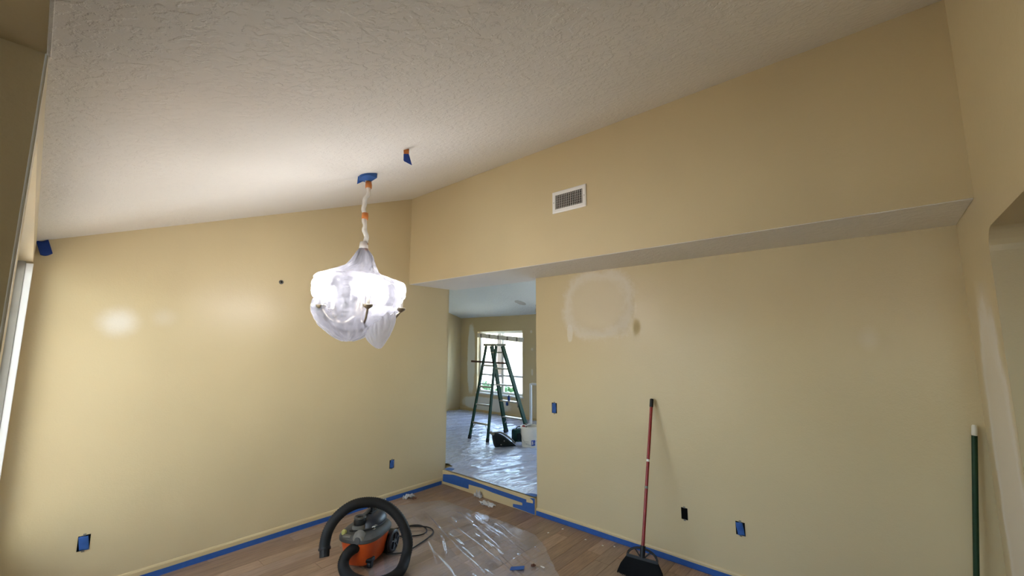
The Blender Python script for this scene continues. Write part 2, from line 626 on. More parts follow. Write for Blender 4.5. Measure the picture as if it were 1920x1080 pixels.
# sloped ceiling of this room
cg = MB().prism([(XW, YE, zc(XW)), (XH, YE, zc(XH)), (XH, YE, zc(XH)+0.2), (XW, YE, zc(XW)+0.2)], (0, YL-YE, 0))
struct('ceiling', cg, M['ceiling'])
# window wall on the left and the pier that ends it
YP, YN, YFJ, ZH, ZS = 1.43, 1.56, 4.12, 2.25, 0.45
ww = MB()
ww.box((XW-0.16, YP, 0), (XW, YN, Z_EAVE))
ww.box((XW-0.16, YFJ, 0), (XW, YL, Z_EAVE))
ww.box((XW-0.16, YN, ZH), (XW, YFJ, Z_EAVE))
ww.box((XW-0.16, YN, 0), (XW, YFJ, ZS))
struct('wall_window', ww, M['wall'])
wp = MB().box((X_BACK, YP, 0), (XW-0.16, YP+0.13, Z_EAVE+0.1))
struct('wall_pier', wp, M['wall'])
struct('trim_corner', MB().tube([(XW-0.003, YP+0.003, 0), (XW-0.003, YP+0.003, Z_EAVE)], 0.004, 12), M['white_trim'], smooth='auto')
struct('trim_ceiling_edge', MB().box((XW-0.003, YE, Z_EAVE-0.003), (XW+0.004, YP+0.004, Z_EAVE+0.012)), M['ceiling'], bevel=0.001)
# flat ceilings of the spaces behind the camera
struct('ceiling_alcove', MB().box((X_BACK, Y_BACK, Z_EAVE), (XW, YP+0.13, Z_EAVE+0.15)), M['wall'])
struct('ceiling_hall', MB().box((XW, Y_BACK, 2.425), (XR, YE-0.12, 2.56)), M['ceiling'])
# far walls behind the camera, each with an added window to let in light
def wall_y(name, yy, x0, x1, zt, win, mat):
    a, b, c, d = win
    w = MB().box((x0, yy-0.14, 0), (a, yy, zt)).box((b, yy-0.14, 0), (x1, yy, zt)).box((a, yy-0.14, 0), (b, yy, c)).box((a, yy-0.14, d), (b, yy, zt))
    return struct(name, w, mat)
def wall_x(name, xx, th, y0, y1, zt, win, mat):
    a, b, c, d = win
    w = MB().box((xx, y0, 0), (xx+th, a, zt)).box((xx, b, 0), (xx+th, y1, zt)).box((xx, a, 0), (xx+th, b, c)).box((xx, a, d), (xx+th, b, zt))
    return struct(name, w, mat)
W3 = (0.70, 1.70, 1.35, 2.30)
wall_y('wall_hall', Y_BACK, X_BACK, XR+0.12, 2.6, W3, M['wall'])
W4 = (-1.60, 0.60, 1.00, 2.10)
wall_x('wall_alcove', X_BACK-0.14, 0.14, Y_BACK, YP+0.13, 2.6, W4, M['wall'])

# next room
struct('floor_next', MB().box((XR+0.12, 0.6, 0.0), (XF+0.15, YF+0.12, STEP-0.012)).box((XR-0.018, 2.766, 0.0), (XR+0.12, YL, STEP-0.012)), M['base_paint'])
SN = 0.284
def zn(x):
    return 2.33+SN*(XF-x)
struct('ceiling_next', MB().prism([(XR+0.1, 0.6, zn(XR+0.1)), (XF+0.15, 0.6, zn(XF+0.15)), (XF+0.15, 0.6, zn(XF+0.15)+0.2), (XR+0.1, 0.6, zn(XR+0.1)+0.2)], (0, YF+0.12-0.6, 0)), M['ceiling_next'])
WF = (5.66, 7.02, 0.62, 2.0)
W5 = (2.2, 4.3, 0.62, 2.0)
_w = wall_x('wall_far', XF, 0.15, 4.6, YF+0.12, 2.4, WF, M['wall_far'])
wall_x('wall_far_side', XF, 0.15, 0.6, 4.6, 2.4, W5, M['wall'])
struct('wall_next_left', MB().box((XR, YF, 0), (XF, YF+0.12, 3.4)), M['wall'])
struct('wall_next_right', MB().box((XR+0.12, 0.6, 0), (XF, 0.72, 3.4)), M['wall'])
struct('wall_next_near', MB().box((XR, YL+0.12, 0), (XR+0.12, YF, 3.4)), M['wall'])
# step riser
struct('trim_step', MB().box((XR-0.03, 2.765, 0.0), (XR-0.018, YL, STEP-0.006)), M['base_paint'], bevel=0.003)
struct('baseboard_far', MB().box((XF-0.014, 0.72, STEP-0.01), (XF, YF, STEP+0.07)), M['base_paint'])
struct('baseboard_next', MB().box((XR+0.12, YF-0.014, STEP-0.01), (XF-0.014, YF, STEP+0.07)), M['base_paint'])
# baseboards of this room
struct('baseboard_left', MB().prism([(XW, YL, 0), (XW, YL-0.013, 0), (XW, YL-0.013, 0.068), (XW, YL-0.008, 0.078), (XW, YL, 0.082)], (XR-0.03-XW, 0, 0)), M['base_paint'])
struct('baseboard_right', MB().prism([(XR, YE, 0), (XR-0.013, YE, 0), (XR-0.013, YE, 0.055), (XR-0.008, YE, 0.064), (XR, YE, 0.068)], (0, 2.765-YE, 0)), M['base_paint'])

# windows
def window_x(name, xx, win, depth_out, mull=(), rails=(), track=None):
    """window filling an opening in a wall of constant x: frame, panes"""
    a, b, c, d = win
    fr = MB()
    fw, x0, x1 = 0.05, xx, xx+depth_out
    lo, hi = min(x0, x1), max(x0, x1)
    fr.box((lo, a, c), (hi, a+fw, d)).box((lo, b-fw, c), (hi, b, d)).box((lo, a+fw, c), (hi, b-fw, c+fw)).box((lo, a+fw, d-fw), (hi, b-fw, d))
    root = fr.build(name, M['window_frame'], None, bevel=0.003)
    root['kind'] = 'structure'
    ys = [a+fw]+list(mull)+[b-fw]
    for q in mull:
        MB().box((lo+0.004, q-0.03, c+fw), (hi-0.004, q+0.03, d-fw)).build('mullion', M['window_frame'], root)
    for i in range(len(ys)-1):
        p = MB().box(((lo+hi)/2-0.003, ys[i]-0.01, c+fw-0.01), ((lo+hi)/2+0.003, ys[i+1]+0.01, d-fw+0.01))
        p.build('pane', M['glass'], root)
    for z in rails:
        for i in range(len(ys)-1):
            MB().box((lo+0.006, ys[i]+0.03*(i > 0), z-0.018), (hi-0.006, ys[i+1]-0.03*(i < len(ys)-2), z+0.018)).build('glazing_bar', M['window_frame'], root)
    return root
w1 = window_x('window_1', XW-0.07, (YN, YFJ, ZS, ZH), -0.06, mull=((YN+YFJ)/2,))
MB().box((XW-0.068, YFJ-0.025, ZS), (XW-0.030, YFJ-0.001, ZH)).build('track', M['window_track'], w1)
MB().box((XW-0.030, YFJ-0.020, ZS), (XW+0.004, YFJ-0.001, ZH-0.01)).build('reveal_trim', M['window_frame'], w1, bevel=0.003)
MB().box((XW-0.16, YN, ZS-0.0), (XW+0.0, YFJ, ZS+0.02)).build('sill', M['window_frame'], w1)
w2 = window_x('window_2', XF+0.08, WF, 0.05, mull=(6.30,), rails=(1.02,))
MB().box((XF-0.02, WF[0]-0.03, WF[2]-0.03), (XF+0.08, WF[1]+0.02, WF[2]+0.002)).build('sill', M['window_frame'], w2, bevel=0.003)
w4 = window_x('window_added_alcove', X_BACK-0.04, W4, -0.06)  # unseen window added to brighten the alcove
fr = MB()
a, b, c, d = W3
fr.box((a, Y_BACK-0.1, c), (a+0.05, Y_BACK-0.04, d)).box((b-0.05, Y_BACK-0.1, c), (b, Y_BACK-0.04, d)).box((a, Y_BACK-0.1, c), (b, Y_BACK-0.04, c+0.05)).box((a, Y_BACK-0.1, d-0.05), (b, Y_BACK-0.04, d))
w3 = struct('window_added_hall', fr, M['window_frame'])  # unseen window added for light behind the camera
MB().box((a+0.04, Y_BACK-0.073, c+0.04), (b-0.04, Y_BACK-0.067, d-0.04)).build('pane', M['glass'], w3)

w5 = window_x('window_added_next', XF+0.08, W5, 0.05, mull=(3.25,))  # unseen window added to brighten the next room

# ------------------------------------------------------------------ outdoors
gr = MB().box((XF+0.15, -30, -0.2), (60, 50, -0.05))
struct('ground_front', gr, M['concrete'])
struct('ground_side', MB().box((-60, -30, -0.2), (X_BACK-0.14, 50, -0.05)).box((X_BACK-0.14, YL+0.12, -0.2), (XW-0.2, 50, -0.05)), M['concrete'])

struct('wall_light_bounce', MB().box((X_BACK-0.14, YP+0.13, -0.05), (XW-0.16, YP+0.15, 2.9)), M['white_trim'])  # unseen white face added to bounce neutral light through the left window
struct('wall_light_block', MB().box((-3.2, 1.56, -0.05), (-3.05, 9.0, 2.3)), M['concrete'])  # unseen wall added to cut the sky light entering the left window
struct('eave_light_block', MB().box((-0.85, 1.56, 2.42), (XW-0.16, 7.6, 2.50)), M['white_trim'])  # unseen overhang added to shade the left window

def bush(name, c, r, label, group, seed, n=420):
    rnd = random.Random(seed)
    t = thing(name, (c[0], c[1], -0.05), label, 'bush', group)
    mb = MB()
    for i in range(n):
        d = Vector((rnd.gauss(0, 1), rnd.gauss(0, 1), rnd.gauss(0, 1))).normalized()
        k = rnd.uniform(0.55, 1.0)
        p = Vector((c[0]+d.x*r[0]*k, c[1]+d.y*r[1]*k, c[2]+d.z*r[2]*k))
        a = Vector((rnd.uniform(-1, 1), rnd.uniform(-1, 1), rnd.uniform(-1, 1))).normalized()*0.07
        b2 = a.cross(Vector((rnd.uniform(-1, 1), rnd.uniform(-1, 1), rnd.uniform(-1, 1)))).normalized()*0.035
        mb.add([p-a, p+b2, p+a, p-b2], [(0, 1, 2, 3)])
    mb.build('foliage', M['foliage'], t)
    MB().tube([(c[0], c[1], -0.05), (c[0]+0.03, c[1], c[2])], [0.05, 0.02], 8).build('stem', M['bark'], t)
    return t
for i, (yy, rr, h) in enumerate(((7.6, 0.38, 0.55), (6.85, 0.36, 0.50), (6.15, 0.33, 0.42), (8.45, 0.42, 0.6))):
    bush('bush', (8.0+0.15*i, yy+0.5, h-0.12), (rr, rr, h*0.55), ('leafy low bush outside the far window, second from the left', 'low bush in the middle outside the far window', 'smallest low bush, rightmost outside the far window', 'largest low bush, leftmost outside the far window')[i], 'bushes outside the far window', 40+i)
def tree(name, base, h, r, label, seed):
    rnd = random.Random(seed)
    t = thing(name, base, label, 'tree')
    b = Vector(base)
    MB().tube([b, b+Vector((0.05, 0.1, h*0.5)), b+Vector((0, 0, h))], [0.16, 0.12, 0.06], 10).build('trunk', M['bark'], t, smooth=True)
    mb = MB()
    for i in range(1500):
        d = Vector((rnd.gauss(0, 1), rnd.gauss(0, 1), rnd.gauss(0, 1))).normalized()*rnd.uniform(0.3, 1)
        p = b+Vector((d.x*r, d.y*r, h+d.z*r*0.55))
        a = Vector((rnd.uniform(-1, 1), rnd.uniform(-1, 1), rnd.uniform(-1, 1))).normalized()*0.16
        b2 = a.cross(Vector((rnd.uniform(-1, 1), rnd.uniform(-1, 1), rnd.uniform(-1, 1)))).normalized()*0.08
        mb.add([p-a, p+b2, p+a, p-b2], [(0, 1, 2, 3)])
    mb.build('crown', M['foliage'], t)
    return t
tree('tree', (16.5, 15.2, -0.05), 3.6, 1.9, 'tree with a slim trunk outside the far window', 5)
tree('tree', (20.0, 14.0, -0.05), 3.9, 2.0, 'tree farther to the right beyond the far window', 9)

# ------------------------------------------------------------------ blue tape along the baseboards
def tape_run(label, axis):
    mb = MB()
    n = 60
    if axis == 'X':
        x0, x1 = 0.2, XR-0.05
        pts_t, pts_b = [], []
        for i in range(n+1):
            x = x0+(x1-x0)*i/n
            w = 0.0022*noise.noise(Vector((x*3, 0.3, 1.0)))
            pts_t.append((x, YL-0.0145, 0.040+w))
            pts_b.append((x, YL-0.0145, 0.001))
        poly = pts_t+pts_b[::-1]
        mb.prism(poly, (0, -0.0015, 0))
        mb.prism([(p[0], YL-0.016, 0.0005) for p in pts_t]+[(p[0], YL-0.026-0.002*noise.noise(Vector((p[0]*4, 2.0, 0))), 0.0005) for p in pts_t[::-1]], (0, 0, 0.001))
        o0 = (x0, YL-0.015, 0)
    else:
        y0, y1 = YE+0.03, 2.762
        pts_t, pts_b = [], []
        for i in range(n+1):
            yy = y0+(y1-y0)*i/n
            w = 0.0022*noise.noise(Vector((yy*3, 5.3, 1.0)))
            pts_t.append((XR-0.0145, yy, 0.042+w))
            pts_b.append((XR-0.0145, yy, 0.001))
        mb.prism(pts_t+pts_b[::-1], (-0.0015, 0, 0))
        mb.prism([(XR-0.016, p[1], 0.0005) for p in pts_t]+[(XR-0.024-0.002*noise.noise(Vector((p[1]*4, 7.0, 0))), p[1], 0.0005) for p in pts_t[::-1]], (0, 0, 0.001))
        o0 = (XR-0.015, y0, 0)
    return single('masking_tape', mb, M['tape'], o0, label, 'tape')
tape_run('long blue masking tape strip along the foot of the left wall', 'X')
tape_run('long blue masking tape strip along the floor behind the broom', 'Y')
T1 = [(4.21, 0.114), (4.015, 0.145), (3.721, 0.144), (3.502, 0.138), (2.878, 0.125), (2.879, 0.099), (2.791, 0.107), (2.791, 0.133), (2.834, 0.152), (2.768, 0.160), (2.768, 0.004), (2.809, 0.004), (3.061, 0.010), (3.061, 0.040), (2.932, 0.054), (2.932, 0.08), (3.365, 0.086), (3.522, 0.098), (3.748, 0.09), (3.748, 0.040), (4.218, 0.030)]
single('masking_tape', MB().prism([(XR-0.0305, p[0], p[1]) for p in T1], (-0.0015, 0, 0)), M['tape'], (XR-0.03, 3.5, 0.0), 'wide torn blue tape on the riser of the step', 'tape')
T2 = [(XR-0.01, 4.20), (XR+0.05, 4.19), (XR+0.07, 4.11), (XR+0.0, 4.08), (XR-0.028, 4.13)]
single('masking_tape', MB().prism([(p[0], p[1], STEP+0.004) for p in T2], (0, 0, 0.002)), M['tape'], (XR, 4.15, STEP), 'small blue tape scrap on the step by the left wall', 'tape')
T3 = [(XR-0.028, 2.772), (XR-0.028, 2.90), (XR+0.03, 2.86), (XR+0.05, 2.772)]
single('masking_tape', MB().prism([(p[0], p[1], STEP+0.004) for p in T3], (0, 0, 0.002)), M['tape'], (XR, 2.8, STEP), 'blue tape corner on the step edge by the right jamb', 'tape')

# ------------------------------------------------------------------ taped outlet boxes
def outlet(label, wall, u, z, w, h, taped=True, skew=0.0):
    """u = position along the wall; wall 'L' (y = YL) or 'R' (x = XR) or 'F' (far wall)"""
    def P(du, dz, off):
        if wall == 'L':
            return (u+du, YL-off, z+dz)
        if wall == 'R':
            return (XR-off, u+du, z+dz)
        return (XF-off, u+du, z+dz)
    t = thing('outlet_box', P(0, -h/2, 0), label, 'outlet')
    mb = MB()
    b = [(-w/2, -h/2), (w/2, -h/2), (w/2, h/2), (-w/2, h/2)]
    off = Vector(P(0, 0, 0.002))-Vector(P(0, 0, 0))
    mb.prism([P(du, dz, 0.0002) for du, dz in b], off)
    mb.build('box', M['hole'], t)
    for s in (-1, 1):
        MB().prism([P(-0.008, s*(h/2+0.004)-0.006, 0.0003), P(0.008, s*(h/2+0.004)-0.006, 0.0003), P(0.008, s*(h/2+0.004)+0.006, 0.0003), P(-0.008, s*(h/2+0.004)+0.006, 0.0003)], off*1.2).build('mounting_ear', M['grey_light'], t)
    if taped:
        tw, th = w*0.80, h*0.92
        def fn(a, b2):
            du = (a-0.5)*tw+skew*(b2-0.5)*0.012
            dz = (b2-0.5)*th+0.003*math.sin(a*5)
            e = 0.006+0.006*math.sin(math.pi*a)+0.0025*math.sin(9*b2+3*a)
            return P(du, dz, e)
        MB().grid(fn, 8, 8).build('tape', M['tape'], t, smooth=True, solid=0.0008)
    return t
outlet('blue-taped outlet box low on the left wall, far left', 'L', 0.380, 0.366, 0.062, 0.098, True, -1)
outlet('blue-taped outlet box low on the left wall above the vacuum hose', 'L', 2.806, 0.383, 0.060, 0.090, True, 0.6)
outlet('blue-taped switch box on the right wall beside the opening', 'R', 2.532, 1.078, 0.062, 0.102, True)
outlet('uncovered black outlet box low on the wall right of the broom', 'R', 1.275, 0.383, 0.050, 0.088, False)
outlet('blue-taped outlet box low on the right wall beyond the black box', 'R', 0.873, 0.381, 0.062, 0.092, True, 1)
outlet('tiny dark outlet box under the far window', 'F', 6.087, 0.457, 0.07, 0.10, True)

# blue tape flap in the ceiling corner, and a dark wall plug
def flap(u, v):
    return (-0.045+0.055*u+0.030*v+0.0*v, YL-0.006-0.022*math.sin(1.4*v)-0.01*u*v, 2.415-0.10*v+0.02*u-0.012*math.sin(3*u))
single('masking_tape', MB().grid(flap, 8, 8), M['tape_dark'], (-0.02, YL, 2.32), 'blue tape flap stuck at the ceiling corner of the left wall', 'tape', smooth=True, solid=0.001)
pl_ = thing('wall_plug', (1.511, YL, 2.29), 'small dark round plug high on the left wall', 'plug')
MB().loft([[(1.511+r*math.cos(2*math.pi*k/16), YL-h, 2.304+r*math.sin(2*math.pi*k/16)) for k in range(16)] for r, h in ((0.020, 0.0), (0.020, 0.006), (0.014, 0.012), (0.010, 0.012))]).build('rim', M['grey_plastic'], pl_, smooth='auto')
MB().loft([[(1.511+r*math.cos(2*math.pi*k/12), YL-h, 2.304+r*math.sin(2*math.pi*k/12)) for k in range(12)] for r, h in ((0.008, 0.0121), (0.006, 0.016))]).build('screw', M['hole'], pl_)

# ------------------------------------------------------------------ air vent on the header
vt = thing('air_vent', (XH, 1.913, 2.872), 'white air vent grille high on the right header wall', 'vent')
VY0, VY1, VZ0, VZ1 = 1.741, 2.086, 2.874, 3.070
fy, fz = 0.032, 0.034
fr = MB()
x0, x1 = XH-0.012, XH
outer = [(VY0, VZ0), (VY1, VZ0), (VY1, VZ1), (VY0, VZ1)]
inner = [(VY0+fy, VZ0+fz), (VY1-fy, VZ0+fz), (VY1-fy, VZ1-fz), (VY0+fy, VZ1-fz)]
V = [(x1, *p) for p in outer]+[(x0+0.004, p[0], p[1]) for p in outer]+[(x0, p[0]+(0.008 if p[0] < 1.9 else -0.008), p[1]+(0.008 if p[1] < 2.97 else -0.008)) for p in outer]+[(x0, *p) for p in inner]+[(x1-0.001, *p) for p in inner]
Fc = []
for r in range(4):
    Fc += [(r*4+i, r*4+(i+1) % 4, r*4+4+(i+1) % 4, r*4+4+i) for i in range(4)]
fr.add(V, Fc).build('frame', M['vent'], vt)
MB().box((XH-0.0012, VY0+fy, VZ0+fz), (XH-0.0004, VY1-fy, VZ1-fz)).build('backing', M['hole'], vt)
nf = 15
for i in range(nf):
    yy = VY0+fy+(VY1-VY0-2*fy)*(i+0.5)/nf
    MB().obox((XH-0.0085, yy, (VZ0+VZ1)/2), (0.0030, 0.0012, 0), (-0.0014, 0.0030, 0), (0, 0, (VZ1-VZ0)/2-fz)).build('fin', M['vent_fin'], vt)
for i in range(6):
    zz = VZ0+fz+(VZ1-VZ0-2*fz)*(i+0.5)/6
    MB().obox((XH-0.0030, (VY0+VY1)/2, zz), (0.0016, 0, 0.001), (0, (VY1-VY0)/2-fy, 0), (-0.0006, 0, 0.0008)).build('blade', M['vent_fin'], vt)
for yy in (VY0+0.016, VY1-0.016):
    MB().loft([[(XH-0.012-h, yy+r*math.cos(2*math.pi*k/10), 2.972+r*math.sin(2*math.pi*k/10)) for k in range(10)] for r, h in ((0.004, 0), (0.003, 0.002))]).build('screw', M['grey_light'], vt)

# ------------------------------------------------------------------ bagged chandelier
CX, CY = 1.555, 2.815
RT = Vector((math.cos(YAW), -math.sin(YAW), 0))      # directions around the fitting
AW = Vector((math.sin(YAW), math.cos(YAW), 0))
ZC = zc(CX)
ch = thing('chandelier', (CX, CY, 1.69), 'lit chandelier shrouded in a milky plastic bag, hanging from the ceiling', 'chandelier')
AX = Vector((CX, CY, 0))
# central column, arms, cups, candles, bulbs
MB().loft(lathe_pts(((0.012, 2.42), (0.014, 2.2), (0.035, 2.12), (0.02, 2.05), (0.05, 1.96), (0.03, 1.88), (0.01, 1.84), (0.002, 1.82)), (CX, CY, 0), 16)).build('column', M['brass'], ch, smooth='auto')
ANG = (299, 11, 227, 83, 155)
RAD = 0.285
for a in ANG:
    d = RT*math.cos(math.radians(a))+AW*math.sin(math.radians(a))
    pts = catmull([AX+d*0.03+Vector((0, 0, 1.93)), AX+d*0.12+Vector((0, 0, 1.87)), AX+d*0.22+Vector((0, 0, 1.89)), AX+d*RAD+Vector((0, 0, 1.965))], 6)
    arm = MB().tube(pts, 0.008, 8).build('arm', M['brass'], ch, smooth=True)
    p = AX+d*RAD
    MB().loft(lathe_pts(((0.006, 1.955), (0.030, 1.972), (0.034, 1.985), (0.030, 1.988)), (p.x, p.y, 0), 16)).build('cup', M['brass'], arm, smooth='auto')
    MB().loft(lathe_pts(((0.013, 1.985), (0.013, 2.065), (0.011, 2.068)), (p.x, p.y, 0), 12)).build('candle_sleeve', M['candle'], arm, smooth='auto')
    MB().loft(lathe_pts(((0.009, 2.068), (0.020, 2.085), (0.025, 2.108), (0.022, 2.132), (0.010, 2.155), (0.001, 2.163)), (p.x, p.y, 0), 10)).build('bulb', M['bulb'], arm, smooth=True)
# wrapped cord to the ceiling
cp = []
crad = []
n = 46
z0, z1 = 2.43, ZC-0.035
for i in range(n+1):
    t = i/n
    z = z0+(z1-z0)*t
    w = 0.010*math.sin(t*17)+0.006*math.sin(t*41+1)
    cp.append(AX+RT*(0.012*math.sin(t*9)+w*0.5-0.0)+AW*w*0.4+Vector((0, 0, z)))
    crad.append(0.0165+0.005*noise.noise(Vector((t*14, 0, 3)))+0.006*(1-t)**6)
MB().tube(cp, crad, 10).build('wrapped_cord', M['wrap'], ch, smooth=True)
for t in (0.04, 0.46, 0.93):
    i = int(t*n)
    c = cp[i]
    MB().tube([cp[max(0, i-1)]-Vector((0, 0, 0.012)), c, cp[min(n, i+1)]+Vector((0, 0, 0.014))], [0.0235, 0.0245, 0.0225], 10).build('tape_band', M['tape_orange'], ch, smooth=True)
nc = 26
ring_t, ring_b, ring_c = [], [], []
for k in range(nc):
    a = 2*math.pi*k/nc
    d = RT*math.cos(a)+AW*math.sin(a)
    r = 0.066+0.008*math.sin(3*a)
    p = AX+d*r
    ring_t.append((p.x, p.y, zc(p.x)-0.001))
    p2 = AX+d*(r*0.98)
    ring_b.append((p2.x, p2.y, zc(p2.x)-0.026-0.010*math.sin(2*a+1)))
    p3 = AX+d*0.026
    ring_c.append((p3.x, p3.y, zc(CX)-0.052))
MB().loft([ring_t, ring_b, ring_c]).build('canopy', M['tape'], ch, smooth='auto', label='blue-taped ceiling canopy')
tp = AX-RT*0.062-AW*0.02
MB().grid(lambda u, v: tuple(tp+RT*(0.055*u)+AW*0.01*u-RT*0.004*v+Vector((0, 0, zc(CX)-0.020-0.062*v*(1-0.55*u)))), 6, 6).build('tape_flap', M['tape'], ch, smooth=True, solid=0.001)
# the bag
NB = 96
PXM = 254.0
def zpx(v):
    return 2.436-(v-465)/PXM
PROF = [(463, -4, 5), (470, -9, 10), (480, -16, 18), (492, -24, 22), (501, -32, 25), (506, -44, 27), (512, -60, 30), (517, -73, 36), (521, -83, 47), (527, -88, 66), (534, -89, 77), (550, -89, 79), (565, -89, 79), (578, -88, 75), (590, -86, 66), (600, -81, 55), (612, -73, 40), (624, -60, 26), (633, -48, 12), (638, -39, 0), (641, -32, -10)]
PKT = [(578, 14, 58), (586, 9, 64), (600, 6, 66), (614, 5, 64), (628, 9, 58), (640, 16, 51), (648, 24, 46), (653, 32, 42), (654, 35, 39)]
def dense(prof, n):
    pts = catmull([Vector(p) for p in prof], n)
    return pts
def bag_rings(prof, seed, depth):
    rings = []
    for q in dense(prof, 4):
        z = zpx(q.x)
        c = (q.y+q.z)/2/PXM
        h = max(0.004, (q.z-q.y)/2/PXM)
        ring = []
        for k in range(NB):
            a = 2*math.pi*k/NB
            ca, sa = math.cos(a), math.sin(a)
            lob = max(math.exp(-((((a-math.radians(A)+math.pi) % (2*math.pi))-math.pi)/0.40)**2) for A in ANG)
            w = 1.0
            if seed == 0 and 520 < q.x < 600:
                w = 0.93+0.07*lob if abs(sa) > 0.25 else 1.0
            p = AX+RT*(c+h*ca*w)+AW*(h*depth*sa*w)
            f1 = noise.noise(Vector((a*2.2+seed, z*3.5, seed)))
            f2 = 1-abs(noise.noise(Vector((ca*4+seed, sa*4, z*5+2))))
            f3 = 1-abs(noise.noise(Vector((ca*9, sa*9+z*14, z*6+seed))))
            g = h/0.3
            d = RT*ca+AW*sa
            p = p+d*g*(0.018*f1-0.026*f2**6-0.018*f3**7)
            ring.append((p.x, p.y, z+0.006*f1))
        rings.append(ring)
    return rings
MB().loft(bag_rings(PROF, 0, 0.95)).build('bag', M['bag'], ch, smooth=True)
MB().loft(bag_rings(PKT, 5, 0.9)).build('bag_pocket', M['bag2'], ch, smooth=True)
MB().tube([AX+Vector((0, 0, 2.425)), AX+Vector((0, 0, 2.475))], [0.034, 0.028], 14).build('bag_neck', M['wrap'], ch, smooth=True)

# second taped hook on the ceiling
HX, HY = 1.467, 2.182
hk = thing('ceiling_hook', (HX, HY, zc(HX)-0.12), 'ceiling hook wrapped in orange and blue tape, beside the chandelier cord', 'hook')
hp = Vector((HX, HY, zc(HX)))
def quadstrip(rows, mat, name):
    MB().loft(rows).build(name, mat, hk, smooth='auto')
def rect_ring(c, hw, hd):
    c = Vector(c)
    return [tuple(c+RT*sx*hw+AW*sy*hd) for sx, sy in ((-1, -1), (1, -1), (1, 1), (-1, 1))]
quadstrip([rect_ring(hp+Vector((0, 0, 0.01)), 0.017, 0.008), rect_ring(hp+RT*0.002+Vector((0, 0, -0.032)), 0.015, 0.008)], M['tape_orange'], 'orange_tape')
quadstrip([rect_ring(hp+RT*0.002+Vector((0, 0, -0.032)), 0.016, 0.009), rect_ring(hp+RT*0.008+Vector((0, 0, -0.072)), 0.022, 0.006), [tuple(Vector(q)+Vector((0, 0, dz))) for q, dz in zip(rect_ring(hp+RT*0.014+Vector((0, 0, -0.095)), 0.026, 0.002), (0.018, -0.010, -0.010, 0.018))]], M['tape_dark'], 'blue_tape')

# ------------------------------------------------------------------ broom leaning on the wall
B0 = Vector((3.135, 1.462, 0.0))
B1 = Vector((3.545, 1.493, 1.276))
bt = (B1-B0).normalized()
bs = Vector((0.28, -1.0, 0)).normalized()
bs = (bs-bt*bs.dot(bt)).normalized()          # across the broom head
bq = bt.cross(bs)
br = thing('broom', tuple(B0), 'black-bristled broom with a red handle leaning on the right wall', 'broom')
def bp(s, t, q=0.0):
    return B0+bs*s+bt*t+bq*q
MB().tube([bp(0, 0.15), bp(0, 1.265)], 0.0125, 12).build('handle', M['red'], br, smooth='auto')
MB().tube([bp(0, 1.255), bp(0, 1.26), bp(0, 1.318), bp(0, 1.324)], [0.0135, 0.0155, 0.0155, 0.012], 12).build('end_cap', M['black'], br, smooth='auto')
for t in (0.62, 0.82):
    MB().tube([bp(0, t), bp(0, t+0.018)], 0.0130, 12).build('worn_paint', M['white_plastic'] if t > 0.7 else M['grey_light'], br)
hdv = MB()
arcp = [bp(0.108*math.cos(math.pi*i/20), 0.138+0.066*math.sin(math.pi*i/20)) for i in range(21)]
hdv.tube(arcp, 0.0085, 8)
hdv.tube([bp(0.0, 0.140), bp(0.0, 0.222)], 0.019, 12)
for s in (-1, 1):
    hdv.tube([bp(s*0.012, 0.142), bp(s*0.036, 0.168), bp(s*0.060, 0.192)], 0.005, 6)
hdv.obox(bp(0, 0.136), bs*0.114, bt*0.009, bq*0.017)
hdv.build('head_frame', M['black'], br, smooth='auto')
bri = MB()
rnd = random.Random(3)
for i in range(900):
    u = rnd.uniform(-1, 1)
    q = rnd.uniform(-1, 1)
    top = bp(0.112*u, 0.134, q*0.016)
    ln = rnd.uniform(0.128, 0.142)-0.010*abs(u)
    bot = bp(0.168*u+rnd.uniform(-0.006, 0.006), 0.134-ln, q*0.030)
    mid = (top+bot)/2+bs*0.008*u
    w = bs*0.0028
    bri.add([top-w, top+w, mid+w, bot+w*0.6, bot-w*0.6, mid-w], [(0, 1, 2, 5), (5, 2, 3, 4)])
bri.loft([[bp(sx*hw, t, sq*hd) for sx, sq in ((-1, -1), (1, -1), (1, 1), (-1, 1))] for t, hw, hd in ((0.132, 0.110, 0.015), (0.07, 0.136, 0.02), (0.012, 0.157, 0.022))])
bb = bri.build('bristles', M['bristle'], br)
bb['kind'] = 'stuff'

# green pole by the end wall
G0, G1 = Vector((3.475, -0.255, 0.0)), Vector((3.550, -0.377, 1.276))
gp = thing('pole', tuple(G0), 'green painted pole with a white tip leaning in the right corner', 'pole')
def gpt(t):
    return G0+(G1-G0)*t
MB().tube([gpt(0), gpt(0.955)], 0.0125, 12).build('shaft', M['green_pole'], gp, smooth='auto')
MB().tube([gpt(0.955), gpt(0.96), gpt(0.995), gpt(1.0)], [0.011, 0.0125, 0.0118, 0.009], 12).build('tip', M['white_plastic'], gp, smooth='auto')

